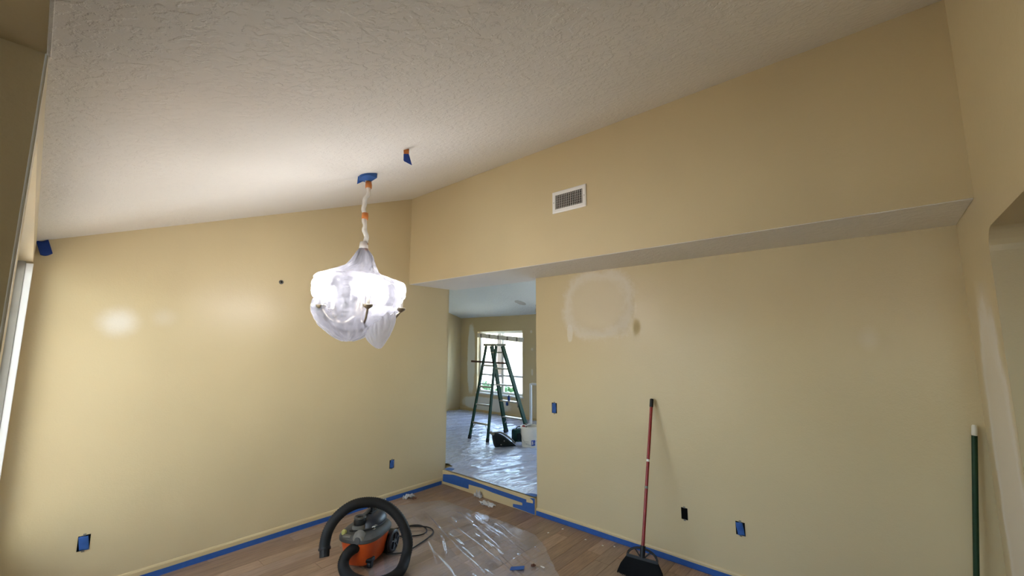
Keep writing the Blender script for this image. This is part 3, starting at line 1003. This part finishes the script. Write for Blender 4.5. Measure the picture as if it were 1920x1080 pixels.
# ------------------------------------------------------------------ wet and dry vacuum
VC = Vector((1.955, 3.275, 0.0))
vf = Vector((-0.88, -0.475, 0)).normalized()            # towards its front
vl = Vector((vf.y, -vf.x, 0))                            # towards its left-hand side
if vl.dot(RT) < 0:
    vl = -vl                                             # side that faces the doorway
va = thing('vacuum', tuple(VC), 'orange and black wet and dry vacuum with a thick black hose', 'vacuum')
def vp(f, l, z):
    return VC+vf*f+vl*l+Vector((0, 0, z))
def se_ring(f0, l0, hf, hl, z, n=40, e=3.0, tilt=0.0):
    r = []
    for k in range(n):
        a = 2*math.pi*k/n
        c, s = math.cos(a), math.sin(a)
        x = math.copysign(abs(c)**(2/e), c)*hf
        y2 = math.copysign(abs(s)**(2/e), s)*hl
        r.append(vp(f0+x, l0+y2, z+tilt*x))
    return r
MB().loft([se_ring(0, 0, 0.155, 0.115, 0.022), se_ring(0, 0, 0.165, 0.125, 0.035), se_ring(0, 0, 0.190, 0.150, 0.175), se_ring(0, 0, 0.196, 0.155, 0.205)]).build('drum', M['orange'], va, smooth='auto')
lid = MB().loft([se_ring(0, 0, 0.200, 0.160, 0.196), se_ring(0, 0, 0.208, 0.168, 0.204), se_ring(0, 0, 0.208, 0.168, 0.226), se_ring(-0.005, 0, 0.185, 0.150, 0.248), se_ring(-0.015, 0, 0.160, 0.130, 0.262)]).build('lid', M['grey_plastic'], va, smooth='auto')
# motor housing, long ridge to the rear
MB().loft([se_ring(-0.055, 0.01, 0.135, 0.110, 0.250, e=2.5), se_ring(-0.060, 0.01, 0.130, 0.105, 0.285, e=2.5), se_ring(-0.065, 0.01, 0.110, 0.085, 0.318, e=2.5), se_ring(-0.065, 0.01, 0.075, 0.055, 0.334, e=2.5)]).build('motor_housing', M['motor'], va, smooth='auto')
MB().obox(vp(-0.07, -0.005, 0.334), vf*0.05, vl*0.035, Vector((0, 0, 0.006))).build('vent_panel', M['black'], va, bevel=0.003)
for i in range(5):
    MB().obox(vp(-0.035-0.018*i, -0.005, 0.341), vf*0.004, vl*0.03, Vector((0, 0, 0.003))).build('vent_slat', M['grey_plastic'], va)
# carrying handle loop and post
tw = MB()
tw.tube([vp(0.075, -0.02, 0.245), vp(0.075, -0.02, 0.29)], [0.054, 0.050], 24)
tw.build('inlet_collar', M['grey_light'], va, smooth='auto')
MB().tube([vp(0.07, -0.02, 0.288), vp(0.07, -0.02, 0.318), vp(0.07, -0.02, 0.330)], [0.044, 0.046, 0.040], 24).build('inlet_neck', M['black'], va, smooth='auto')
ringp = [vp(0.065+0.036*math.cos(2*math.pi*k/20), -0.02+0.036*math.sin(2*math.pi*k/20), 0.338) for k in range(21)]
MB().tube(ringp, 0.012, 8).build('handle_ring', M['grey_plastic'], va, smooth=True)
MB().tube(catmull([vp(0.03, -0.01, 0.338), vp(-0.02, 0.0, 0.358), vp(-0.055, 0.0, 0.372)], 5), [0.014]*11, 8).build('handle_arm', M['grey_plastic'], va, smooth=True)
MB().obox(vp(-0.055, 0.005, 0.372), vf*0.020, vl*0.022, Vector((0, 0, 0.050))).build('handle_post', M['black'], va, bevel=0.006)
# front knob, latches, switch
kn = [vp(0.188, 0.045, 0.222), vp(0.205, 0.048, 0.222), vp(0.214, 0.05, 0.222)]
MB().tube([vp(0.150, 0.040, 0.235), vp(0.190, 0.048, 0.232), vp(0.204, 0.050, 0.230)], [0.050, 0.044, 0.036], 20).build('outlet_port', M['grey_light'], va, smooth='auto')
MB().tube([vp(0.204, 0.050, 0.230), vp(0.211, 0.051, 0.230)], [0.024, 0.021], 20).build('port_cap', M['grey_plastic'], va, smooth='auto')
MB().tube([vp(0.15, -0.095, 0.252), vp(0.165, -0.10, 0.258), vp(0.172, -0.102, 0.260)], [0.020, 0.020, 0.012], 14).build('dial', M['yellow'], va, smooth='auto')
MB().obox(vp(0.165, -0.055, 0.240), vf*0.03, vl*0.035, Vector((0, 0, 0.010))).build('latch', M['grey_light'], va, bevel=0.006)
for i in range(2):
    MB().obox(vp(0.065-0.03*i, 0.105, 0.268), vf*0.010, vl*0.012, Vector((0, 0, 0.012))).build('switch', M['grey_light'] if i else M['white_plastic'], va, bevel=0.003)
MB().tube(catmull([vp(0.14, -0.06, 0.262), vp(0.16, 0.0, 0.275), vp(0.12, 0.085, 0.275), vp(0.02, 0.125, 0.272), vp(-0.10, 0.12, 0.272)], 6), 0.006, 8).build('trim_cable', M['black'], va, smooth=True)
# rear wheel units and front casters
for s in (1, -1):
    MB().obox(vp(-0.150, s*0.125, 0.085), vf*0.055, vl*0.03, Vector((0, 0, 0.078))).build('wheel_bracket', M['black'], va, bevel=0.012)
    c = vp(-0.155, s*0.163, 0.086)
    w = MB().loft([[tuple(c+vl*s*h+vf*r*math.cos(2*math.pi*k/28)+Vector((0, 0, r*math.sin(2*math.pi*k/28)))) for k in range(28)] for r, h in ((0.078, -0.014), (0.085, -0.008), (0.085, 0.010), (0.076, 0.016), (0.066, 0.016), (0.060, 0.008), (0.022, 0.008), (0.018, 0.017), (0.010, 0.018))]).build('wheel', M['motor'], va, smooth='auto')
    for k in range(5):
        a = 2*math.pi*k/5+0.3
        d = vf*math.cos(a)+Vector((0, 0, math.sin(a)))
        MB().beam(c+d*0.018+vl*s*0.012, c+d*0.064+vl*s*0.012, 0.016, 0.008, vl).build('spoke', M['motor'], w)
    cc = vp(0.115, s*0.115, 0.026)
    MB().loft([[tuple(cc+vl*s*h+vf*r*math.cos(2*math.pi*k/18)+Vector((0, 0, r*math.sin(2*math.pi*k/18)))) for k in range(18)] for r, h in ((0.02, -0.018), (0.026, -0.012), (0.026, 0.012), (0.02, 0.018))]).build('caster', M['black'], va, smooth='auto')
    MB().obox(vp(0.112, s*0.112, 0.058), vf*0.032, vl*0.026, Vector((0, 0, 0.016))).build('caster_mount', M['black'], va, bevel=0.008)
# hose: out of the drum front, along the floor, arching back over the top
HP = [(1.850, 3.190, .155), (1.790, 3.165, .165), (1.735, 3.160, .145), (1.703, 3.150, .10), (1.690, 3.090, .062), (1.695, 2.985, .047), (1.745, 2.850, .047), (1.850, 2.790, .047), (1.976, 2.819, .05), (2.085, 2.905, .085), (2.120, 2.935, .18), (2.095, 2.985, .31), (2.040, 3.060, .405), (1.965, 3.130, .455), (1.870, 3.180, .475), (1.770, 3.210, .465), (1.680, 3.235, .41), (1.620, 3.240, .335), (1.590, 3.225, .26), (1.580, 3.205, .215)]
hpth = catmull(HP, 14)
hr = []
for i in range(len(hpth)):
    hr.append(0.0385+0.0018*math.cos(i*math.pi))
hs = MB().tube(hpth, hr, 16).build('hose', M['hose'], va, smooth=True)
e0, e1 = hpth[-1], hpth[-1]+(hpth[-1]-hpth[-4]).normalized()*0.045
MB().tube([hpth[-6], hpth[-3], e0], [0.043, 0.044, 0.042], 18).build('cuff', M['black'], hs, smooth='auto')
ed = (e1-e0).normalized()
nz_ = MB()
nz_.tube([e0-ed*0.01, e1-ed*0.004, e1], [0.036, 0.034, 0.033], 18, cap=False)
nz_.tube([e1, e1-ed*0.03], [0.030, 0.029], 18, cap=True)
nz_.build('nozzle', M['black'], hs, smooth='auto')
MB().tube([hpth[0]-(hpth[3]-hpth[0]).normalized()*0.03, hpth[1], hpth[4]], [0.044, 0.044, 0.041], 18).build('cuff', M['black'], hs, smooth='auto')
# power cord loops on the floor
cz = 0.012
CP = [vp(-0.17, 0.06, 0.26), vp(-0.23, 0.06, 0.20), vp(-0.235, 0.07, 0.06), (2.30, 3.55, cz), (2.46, 3.52, cz), (2.58, 3.46, cz+.002), (2.615, 3.38, cz), (2.585, 3.290, cz), (2.52, 3.255, cz), (2.44, 3.29, cz), (2.34, 3.40, cz), (2.34, 3.50, cz), (2.46, 3.495, cz+.012), (2.60, 3.36, cz+.010), (2.635, 3.29, cz), (2.60, 3.215, cz), (2.51, 3.165, cz), (2.37, 3.125, cz), (2.22, 3.10, cz), (2.14, 3.15, cz), (2.10, 3.20, cz)]
MB().tube(catmull(CP, 8), 0.0055, 8).build('power_cord', M['black'], va, smooth=True)

# ------------------------------------------------------------------ clear film on the floor
SH = [(2.05, 3.85), (2.54, 4.10), (2.89, 3.96), (3.18, 3.79), (3.20, 3.38), (3.22, 3.16), (3.21, 2.79), (3.19, 2.5), (3.08, 2.3), (2.93, 2.13), (2.76, 1.92), (2.52, 1.67), (1.89, 2.07), (1.84, 3.02)]
RID = [((2.84, 3.70), (2.52, 2.76), 0.012), ((2.85, 3.30), (2.56, 2.18), 0.012), ((2.58, 2.98), (2.42, 2.46), 0.010), ((2.53, 2.76), (2.40, 2.30), 0.009), ((2.80, 2.75), (2.58, 2.16), 0.009), ((3.06, 3.40), (2.99, 3.12), 0.006), ((2.64, 3.18), (2.41, 2.82), 0.008), ((2.47, 3.14), (2.29, 2.80), 0.008), ((2.95, 3.05), (2.80, 2.60), 0.006), ((3.08, 3.2), (2.95, 2.75), 0.006), ((3.0, 2.75), (2.85, 2.3), 0.006), ((2.38, 2.95), (2.28, 2.6), 0.006), ((2.73, 3.75), (2.60, 3.35), 0.007), ((3.12, 2.9), (3.02, 2.62), 0.005)]
rnd = random.Random(11)
for i in range(46):
    x = rnd.uniform(2.15, 3.15)
    yy = rnd.uniform(2.1, 3.5)
    L = rnd.uniform(0.06, 0.28)
    RID.append(((x, yy), (x-L*rnd.uniform(0.2, 0.4), yy-L), rnd.uniform(0.002, 0.005)))
def inside(x, y, poly):
    c = False
    j = len(poly)-1
    for i in range(len(poly)):
        if (poly[i][1] > y) != (poly[j][1] > y) and x < (poly[j][0]-poly[i][0])*(y-poly[i][1])/(poly[j][1]-poly[i][1])+poly[i][0]:
            c = not c
        j = i
    return c
def sheet_h(x, y):
    h = 0.0035+0.002*noise.noise(Vector((x*5, y*5, 0)))
    for (a0, b0), (a1, b1), A in RID:
        dx, dy = a1-a0, b1-b0
        L2 = dx*dx+dy*dy
        t = ((x-a0)*dx+(y-b0)*dy)/L2
        if t < -0.1 or t > 1.1:
            continue
        L = math.sqrt(L2)
        d = abs((x-a0)*dy-(y-b0)*dx)/L
        d2 = d+0.01*noise.noise(Vector((t*3*L, a0*7, b0*5)))
        w = 0.012
        if d2 > 0.05:
            continue
        e = max(0, min(1, (t+0.1)/0.25))*max(0, min(1, (1.1-t)/0.25))
        h += 1.35*A*e*math.exp(-(d2/w)**2)
    return h
mb = MB()
nu, nv = 190, 250
xs = [1.82+1.42*i/nu for i in range(nu+1)]
ys = [1.66+2.46*j/nv for j in range(nv+1)]
idx = {}
for j in range(nv):
    for i in range(nu):
        if inside((xs[i]+xs[i+1])/2+0.01*noise.noise(Vector((i*0.1, j*0.1, 5))), (ys[j]+ys[j+1])/2, SH):
            q = []
            for (a, b) in ((i, j), (i+1, j), (i+1, j+1), (i, j+1)):
                if (a, b) not in idx:
                    idx[(a, b)] = len(mb.v)
                    mb.v.append(Vector((xs[a], ys[b], sheet_h(xs[a], ys[b]))))
                q.append(idx[(a, b)])
            mb.f.append(tuple(q))
single('plastic_sheet', mb, M['film'], (2.5, 2.8, 0), 'clear wrinkled plastic film spread over the wooden floor', 'plastic sheet', smooth=True)

# ------------------------------------------------------------------ drop sheet in the next room
def drop_h(x, y):
    h = STEP+0.004
    fl2 = max(0.0, min(1.0, (x-XR-0.02)/0.25))
    a = 0.010*noise.noise(Vector((x*1.7, y*1.7, 1)))
    r = 1-abs(noise.noise(Vector((x*1.3+y*2.6, y*0.9-x*0.5, 4))))
    r2 = 1-abs(noise.noise(Vector((x*3.1+y*5.5, y*2.2-x*1.4, 9))))
    r3 = 1-abs(noise.noise(Vector((x*6.0-y*3.0, y*11+x*2, 14))))
    return h+fl2*(max(0, a)+0.016*r**9+0.010*r2**8+0.005*r3**6)
mb = MB()
xs = [XR-0.022+(XF-0.016-XR+0.022)*i/230 for i in range(231)]
ys = [0.74+(YF-0.016-0.74)*j/330 for j in range(331)]
idx = {}
for j in range(330):
    for i in range(230):
        if xs[i] < XR+0.121 and not (ys[j] > 2.768 and ys[j+1] < YL-0.002):
            continue
        q = []
        for (a, b) in ((i, j), (i+1, j), (i+1, j+1), (i, j+1)):
            if (a, b) not in idx:
                idx[(a, b)] = len(mb.v)
                mb.v.append(Vector((xs[a], ys[b], drop_h(xs[a], ys[b]))))
            q.append(idx[(a, b)])
        mb.f.append(tuple(q))
single('drop_sheet', mb, M['drop'], (5.2, 4.0, STEP), 'shiny white plastic drop sheet covering the next room floor', 'drop sheet', smooth=True)

# plastic scraps on the floor
def scrap(name, c, sx, sy, h, label, seed, mat, cat='scrap', thr=0.25):
    mb = MB()
    def fn(u, v):
        x, yy = (u-0.5)*2, (v-0.5)*2
        r = math.hypot(x, yy)
        k = 1.0+0.35*noise.noise(Vector((x*2+seed, yy*2, 0)))
        f2 = max(abs(x), abs(yy))/(r+1e-6) if r > 1e-6 else 1
        px_, py_ = x*f2*0.75*k, yy*f2*0.75*k
        z = 0.003+h*abs(noise.noise(Vector((x*1.6+seed, yy*1.6, 3))))*2.2*(1.1-0.8*r*0.7)+0.4*h*abs(noise.noise(Vector((x*4, yy*4+seed, 8))))
        return (c[0]+px_*sx, c[1]+py_*sy, c[2]+max(0.001, z))
    mb.grid(fn, 18, 18)
    return single(name, mb, mat, c, label, cat, solid=0.0006)
scrap('plastic_scrap', (2.98, 4.13, 0.001), 0.10, 0.055, 0.045, 'crumpled white plastic scrap at the foot of the left wall', 1, M['scrap'])
scrap('plastic_scrap', (2.70, 4.16, 0.001), 0.05, 0.045, 0.06, 'small white plastic scrap half behind the vacuum hose', 7, M['scrap'])
scrap('plastic_scrap', (3.42, 3.32, 0.001), 0.07, 0.15, 0.022, 'crumpled clear plastic scrap on the floor below the step', 13, M['scrap'])
scrap('plastic_scrap', (3.50, 3.55, 0.001), 0.035, 0.08, 0.06, 'upright clear plastic wisp against the step riser', 21, M['scrap'])
scrap('dry_leaf', (3.00, 4.055, 0.001), 0.035, 0.022, 0.012, 'reddish brown leaf bit beside the plastic scrap', 31, M['leaf'], 'leaf')
scrap('dry_leaf', (2.742, 2.161, 0.012), 0.030, 0.024, 0.010, 'brown leaf bit lying on the clear floor film', 35, M['leaf'], 'leaf')
tq = [(2.575, 2.26), (2.62, 2.285), (2.70, 2.215), (2.655, 2.185)]
single('masking_tape', MB().prism([(p[0], p[1], 0.013) for p in tq], (0, 0, 0.0015)), M['tape'], (2.61, 2.25, 0.012), 'small blue tape piece stuck to the clear floor film', 'tape')
scrap('paint_chip', (2.775, 2.095, 0.012), 0.012, 0.028, 0.006, 'white paint flake on the clear floor film', 41, M['white_plastic'], 'paint chip')
for i, (p, lab) in enumerate(zip(((3.309, 2.432), (3.461, 2.376), (3.417, 2.102), (3.420, 1.934), (3.470, 1.849)), ('nearest to the film edge', 'closest to the right jamb', 'third along towards the broom', 'fourth along towards the broom', 'nearest to the broom'))):
    c = (p[0], p[1], 0.0003)
    ring = [[(c[0]+r*math.cos(k*math.pi/4)*(1+0.3*math.sin(k*2.1+i)), c[1]+r*math.sin(k*math.pi/4)*(1+0.3*math.cos(k*1.7+i)), c[2]+h) for k in range(8)] for r, h in ((0.009, 0), (0.008, 0.002), (0.004, 0.004))]
    single('paint_chip', MB().loft(ring), M['white_plastic'], c, 'tiny white paint chip on the floor, '+lab, 'paint chip', 'paint chips on the wooden floor')

# ------------------------------------------------------------------ step ladder in the next room
ld = thing('step_ladder', (5.27, 4.87, STEP), 'green fibreglass step ladder standing before the far window', 'ladder')
zf = STEP+0.012
BL, BR = Vector((4.873, 5.16, zf)), Vector((4.886, 4.76, zf))
FL, FR = Vector((5.636, 5.035, zf)), Vector((5.64, 4.52, zf))
ztop = 1.685
TBL, TBR = Vector((5.20, 5.115, ztop)), Vector((5.215, 4.895, ztop))
TFL, TFR = Vector((5.31, 5.090, ztop)), Vector((5.32, 4.840, ztop))
def lerp(a, b, t):
    return a+(b-a)*t
for a, b, w, d in ((BL, TBL, 0.045, 0.026), (BR, TBR, 0.045, 0.026), (FL, TFL, 0.078, 0.030), (FR, TFR, 0.078, 0.030)):
    leg = MB().beam(a+(b-a).normalized()*0.04, b, w, d, (1, 0, 0)).build('rail', M['green'], ld, bevel=0.003)
    MB().beam(a, a+(b-a).normalized()*0.06, w*1.12, d*1.3, (1, 0, 0)).build('foot', M['black'], leg, bevel=0.004)
capm = MB().prism([tuple(TBL+Vector((-0.05, 0.03, 0))), tuple(TFL+Vector((0.06, 0.03, 0))), tuple(TFR+Vector((0.06, -0.03, 0))), tuple(TBR+Vector((-0.05, -0.03, 0)))], (0, 0, 0.035))
capm.build('top_cap', M['cap'], ld, bevel=0.008)
for i in range(5):
    t = 0.185*(i+1)-0.0
    a, b = lerp(FL, TFL, t), lerp(FR, TFR, t)
    st = MB().beam(a, b, 0.080, 0.022, (1, 0, 0)).build('step', M['alu'], ld, bevel=0.003)
    if i == 0:
        for q, e in ((a, FL), (b, FR)):
            m_ = lerp(a, b, 0.22 if q is a else 0.78)
            MB().beam(m_, lerp(e, q, 0.55), 0.018, 0.006, (1, 0, 0)).build('brace', M['alu'], ld)
for t in (0.17, 0.36, 0.55, 0.78):
    a, b = lerp(BL, TBL, t), lerp(BR, TBR, t)
    MB().beam(a, b, 0.03, 0.020, (0, 0, 1)).build('crossbar', M['alu'], ld, bevel=0.002)
    if t == 0.17:
        for q, e in ((a, BL), (b, BR)):
            m_ = lerp(a, b, 0.22 if q is a else 0.78)
            MB().beam(m_, lerp(e, q, 0.5), 0.016, 0.005, (1, 0, 0)).build('brace', M['alu'], ld)
for b_, f_ in ((BL, FL), (BR, FR)):
    tb, tf_ = (TBL, TFL) if b_ is BL else (TBR, TFR)
    MB().beam(lerp(b_, tb, 0.58), lerp(f_, tf_, 0.55), 0.02, 0.006, (0, 0, 1)).build('spreader', M['alu'], ld)
MB().obox(lerp(FR, TFR, 0.36)+Vector((-0.045, 0, 0)), (0.001, 0, 0), (0, 0.011, 0.0), (0, 0, 0.06)).build('sticker', M['grey_light'], ld)
sa, sb = Vector((4.99, 5.27, 1.425)), Vector((5.43, 4.86, 1.386))
MB().beam(sa, sb, 0.030, 0.016, (0, 0, 1)).build('brown_bar', M['brown'], ld, bevel=0.002, label='brown bar across the ladder')  # brown stick lying across, grouped with the ladder
# small blue bottle on a step
bz = lerp(FL, TFL, 0.37).z+0.012
bc = (lerp(FL, TFL, 0.37).x+0.0, lerp(lerp(FL, TFL, 0.37), lerp(FR, TFR, 0.37), 0.45).y, bz)
bo = thing('bottle', bc, 'small dark blue bottle standing on a ladder step', 'bottle')
MB().loft(lathe_pts(((0.020, 0.0), (0.022, 0.01), (0.022, 0.06), (0.012, 0.075)), bc, 14)).build('body', M['tape_dark'], bo, smooth='auto')
MB().loft(lathe_pts(((0.011, 0.075), (0.011, 0.090), (0.008, 0.092)), bc, 12)).build('cap', M['black'], bo, smooth='auto')

# ------------------------------------------------------------------ bucket, bags, rail, wrapped lamp
KC = Vector((5.115, 4.085, STEP+0.016))
bk = thing('bucket', tuple(KC), 'white plastic bucket with a blue label standing in the next room', 'bucket')
pr = ((0.118, 0.0), (0.122, 0.006), (0.134, 0.24), (0.136, 0.26), (0.142, 0.262), (0.142, 0.285), (0.146, 0.287), (0.146, 0.300), (0.138, 0.302), (0.134, 0.285), (0.116, 0.012))
MB().loft(lathe_pts(pr, KC, 36)).build('body', M['white_plastic'], bk, smooth='auto')
cang = math.atan2(-KC.y, -KC.x)
def on_bucket(a0, a1, z0_, z1_, mat, name, off=0.0012):
    def fn(u, v):
        a = cang+a0+(a1-a0)*u
        z = z0_+(z1_-z0_)*v
        r = 0.122+(0.134-0.122)*(z-0.006)/0.234+off
        return (KC.x+r*math.cos(a), KC.y+r*math.sin(a), KC.z+z)
    MB().grid(fn, 10, 4).build(name, mat, bk, smooth=True, solid=0.0006)
on_bucket(0.16, 0.66, 0.035, 0.115, M['blue_label'], 'label')
on_bucket(0.24, 0.36, 0.05, 0.10, M['white_plastic'], 'label_mark', 0.0026)
for i in range(3):
    on_bucket(-0.95, -0.15, 0.05+0.02*i, 0.056+0.02*i, M['grey_print'], 'print_line')
hpts = [Vector((KC.x+0.145*math.cos(cang+a), KC.y+0.145*math.sin(cang+a), KC.z+0.25-0.20*math.sin(t*math.pi))) for t, a in [(i/14, -1.45+2.9*i/14) for i in range(15)]]
MB().tube(hpts, 0.003, 6).build('bail_handle', M['alu'], bk, smooth=True)
# things sticking out of the bucket
def tool(name, off, d, L, w, mat, label):
    c = KC+Vector((off[0], off[1], 0.20))
    d = Vector(d).normalized()
    return single(name, MB().beam(c, c+d*L, w, w*0.5, (0, 0, 1) if abs(d.z) < 0.9 else (1, 0, 0)), mat, tuple(c), label, 'tool', bevel=0.003)
tool('trowel', (-0.02, 0.06), (0.35, 0.3, 1.0), 0.135, 0.030, M['brown'], 'brown tool handle poking out of the white bucket')
tool('putty_knife', (0.02, -0.01), (0.25, -0.75, 0.62), 0.20, 0.030, M['black'], 'black tool leaning out over the rim of the white bucket')
tool('brush', (-0.05, 0.02), (-0.15, 0.5, 0.9), 0.125, 0.045, M['red'], 'red-handled brush standing in the white bucket')
cl_ = MB().grid(lambda u, v: (KC.x-0.08+0.14*u, KC.y+0.02+0.10*v, KC.z+0.300+0.018*math.sin(3*u+4*v)+0.01*noise.noise(Vector((u*4, v*4, 0)))), 12, 10)
single('rag', cl_, M['wrap'], (KC.x, KC.y+0.05, KC.z+0.29), 'crumpled white rag lying over the bucket rim', 'rag', smooth=True, solid=0.004)

# black pouch and green bag on the sheet
PC = Vector((4.86, 4.39, STEP+0.015))
po = thing('tool_pouch', tuple(PC), 'slumped black tool pouch with grey trim on the drop sheet', 'bag')
pd = Vector((0.66, 0.0, 0)) ; pd = RT*0.92+AW*0.39
pd.normalize()
pq = Vector((-pd.y, pd.x, 0))
def pouch_ring(s):
    # s along the pouch, 0 = tall end, 1 = low end
    h = 0.185*(1-s)**0.75+0.03+0.02*math.sin(5*s)
    w = 0.075+0.02*math.sin(math.pi*s)
    r = []
    for k in range(20):
        a = 2*math.pi*k/20
        c, sn = math.cos(a), math.sin(a)
        x = math.copysign(abs(c)**0.8, c)*w
        z = (0.5+0.5*math.copysign(abs(sn)**0.8, sn))*h
        p = PC+pd*(-0.14+0.31*s-0.035*(z/0.2)*(1-s))+pq*x+Vector((0, 0, z))
        p += pq*0.012*noise.noise(Vector((s*5, a, 2)))
        r.append(tuple(p))
    return r
MB().loft([pouch_ring(i/16) for i in range(17)]).build('body', M['bag_black'], po, smooth='auto')
MB().tube(catmull([PC+pd*-0.165+pq*0.0+Vector((0, 0, 0.213)), PC+pd*-0.05+Vector((0, 0, 0.205)), PC+pd*0.05+Vector((0, 0, 0.150)), PC+pd*0.13+Vector((0, 0, 0.085)), PC+pd*0.19+Vector((0, 0, 0.03))], 6), 0.012, 8).build('trim', M['bag_trim'], po, smooth=True)
MB().tube([PC+pd*-0.19-pq*0.05+Vector((0, 0, 0.205)), PC+pd*-0.19+pq*0.05+Vector((0, 0, 0.205))], [0.022, 0.024], 12).build('rolled_end', M['bag_trim'], po, smooth='auto')
for f2, z in ((-0.08, 0.05), (-0.03, 0.10)):
    MB().tube([PC+pd*f2-pq*0.088+Vector((0, 0, z)), PC+pd*f2-pq*0.098+Vector((0, 0, z))], 0.007, 10).build('rivet', M['alu'], po)
QC = Vector((5.28, 4.44, STEP+0.015))
qb = thing('tool_bag', tuple(QC), 'dark green boxy tool bag behind the white bucket', 'bag')
def bag_ring(z, hx, hy, n=28):
    r = []
    for k in range(n):
        a = 2*math.pi*k/n
        c, s = math.cos(a), math.sin(a)
        p = QC+pd*math.copysign(abs(c)**0.5, c)*hx+pq*math.copysign(abs(s)**0.5, s)*hy+Vector((0, 0, z))
        r.append(tuple(p+pq*0.008*noise.noise(Vector((a, z*8, 1)))))
    return r
MB().loft([bag_ring(0.0, 0.095, 0.08), bag_ring(0.02, 0.11, 0.09), bag_ring(0.15, 0.112, 0.085), bag_ring(0.185, 0.10, 0.07), bag_ring(0.19, 0.08, 0.05)]).build('body', M['bag_green'], qb, smooth='auto')
MB().obox(QC-pq*0.092+Vector((0, 0, 0.085)), pd*0.075, pq*0.006, Vector((0, 0, 0.055))).build('pocket', M['bag_black'], qb, bevel=0.01)
MB().tube(catmull([QC+pd*-0.06+Vector((0, 0, 0.185)), QC+pd*-0.03+Vector((0, 0, 0.215)), QC+pd*0.03+Vector((0, 0, 0.215)), QC+pd*0.06+Vector((0, 0, 0.185))], 5), 0.008, 8).build('handle', M['bag_black'], qb, smooth=True)

# white post and rail, partly hidden by the right jamb
RP = Vector((6.29, 5.00, STEP+0.006))
ra = thing('guard_rail', tuple(RP), 'white guard rail with a slim post beyond the bucket', 'rail')
MB().obox(RP+Vector((0, 0, 0.40)), (0.016, 0, 0), (0, 0.022, 0), (0, 0, 0.40)).build('post', M['window_frame'], ra, bevel=0.003)
MB().box((RP.x-0.016, RP.y-1.2, RP.z+0.775), (RP.x+0.016, RP.y-0.022, RP.z+0.812)).build('top_rail', M['window_frame'], ra, bevel=0.003)
MB().obox(RP+Vector((0, -1.18, 0.387)), (0.016, 0, 0), (0, 0.022, 0), (0, 0, 0.387)).build('post', M['window_frame'], ra, bevel=0.003)

# slotted headrail hanging askew in the far window
ha, hb = Vector((XF-0.03, 6.97, 1.915)), Vector((XF-0.03, 5.62, 1.80))
hr_ = thing('blind_headrail', tuple(lerp(ha, hb, 0.5)), 'white slotted headrail hanging askew across the far window', 'blind')
MB().beam(ha, hb, 0.10, 0.045, (0, 0, 1)).build('rail', M['white_trim'], hr_, bevel=0.003)
for i in range(5):
    c = lerp(ha, hb, 0.09+0.2*i)
    MB().obox(c+Vector((-0.025, 0, 0)), (0.004, 0, 0), (0, 0.02, 0), (0, 0, 0.042)).build('bracket', M['window_track'], hr_)

# wrapped lamp hanging in the next room, beside the right jamb
LC = Vector((4.80, 3.50, 2.22))
lm = thing('hanging_lamp', (LC.x, LC.y, 2.02), 'plastic-wrapped hanging lamp in the next room beside the right jamb', 'lamp')
def lamp_ring(t):
    r = 0.17*math.sin(math.pi*min(0.985, max(0.03, t)))**0.75
    z = 2.03+0.42*t
    out = []
    for k in range(28):
        a = 2*math.pi*k/28
        rr = r*(1+0.18*noise.noise(Vector((math.cos(a)*2, math.sin(a)*2, t*5))))
        out.append((LC.x+rr*math.cos(a), LC.y+rr*math.sin(a), z))
    return out
MB().loft([lamp_ring(i/14) for i in range(15)]).build('wrapped_shade', M['wrap'], lm, smooth=True)
MB().tube([(LC.x, LC.y, 2.43), (LC.x, LC.y, zn(LC.x)+0.01)], 0.008, 8).build('cord', M['wrap'], lm, smooth=True)

# thin skim patch on the next room ceiling
mb = MB()
pc = [(6.19+0.13*math.cos(2*math.pi*k/20)*(1+0.1*math.sin(3*k)), 5.17+0.10*math.sin(2*math.pi*k/20)*(1+0.1*math.cos(2*k))) for k in range(20)]
mb.prism([(x, yy, zn(x)-0.0015) for x, yy in pc], (0, 0, 0.004))
cn = bpy.data.objects['ceiling_next']
mb.build('skim_patch', simple('grey_filler', (176, 174, 168), 0.85), cn)

# ------------------------------------------------------------------ tidy up helper properties
for o in bpy.data.objects:
    if '_w' in o:
        del o['_w']
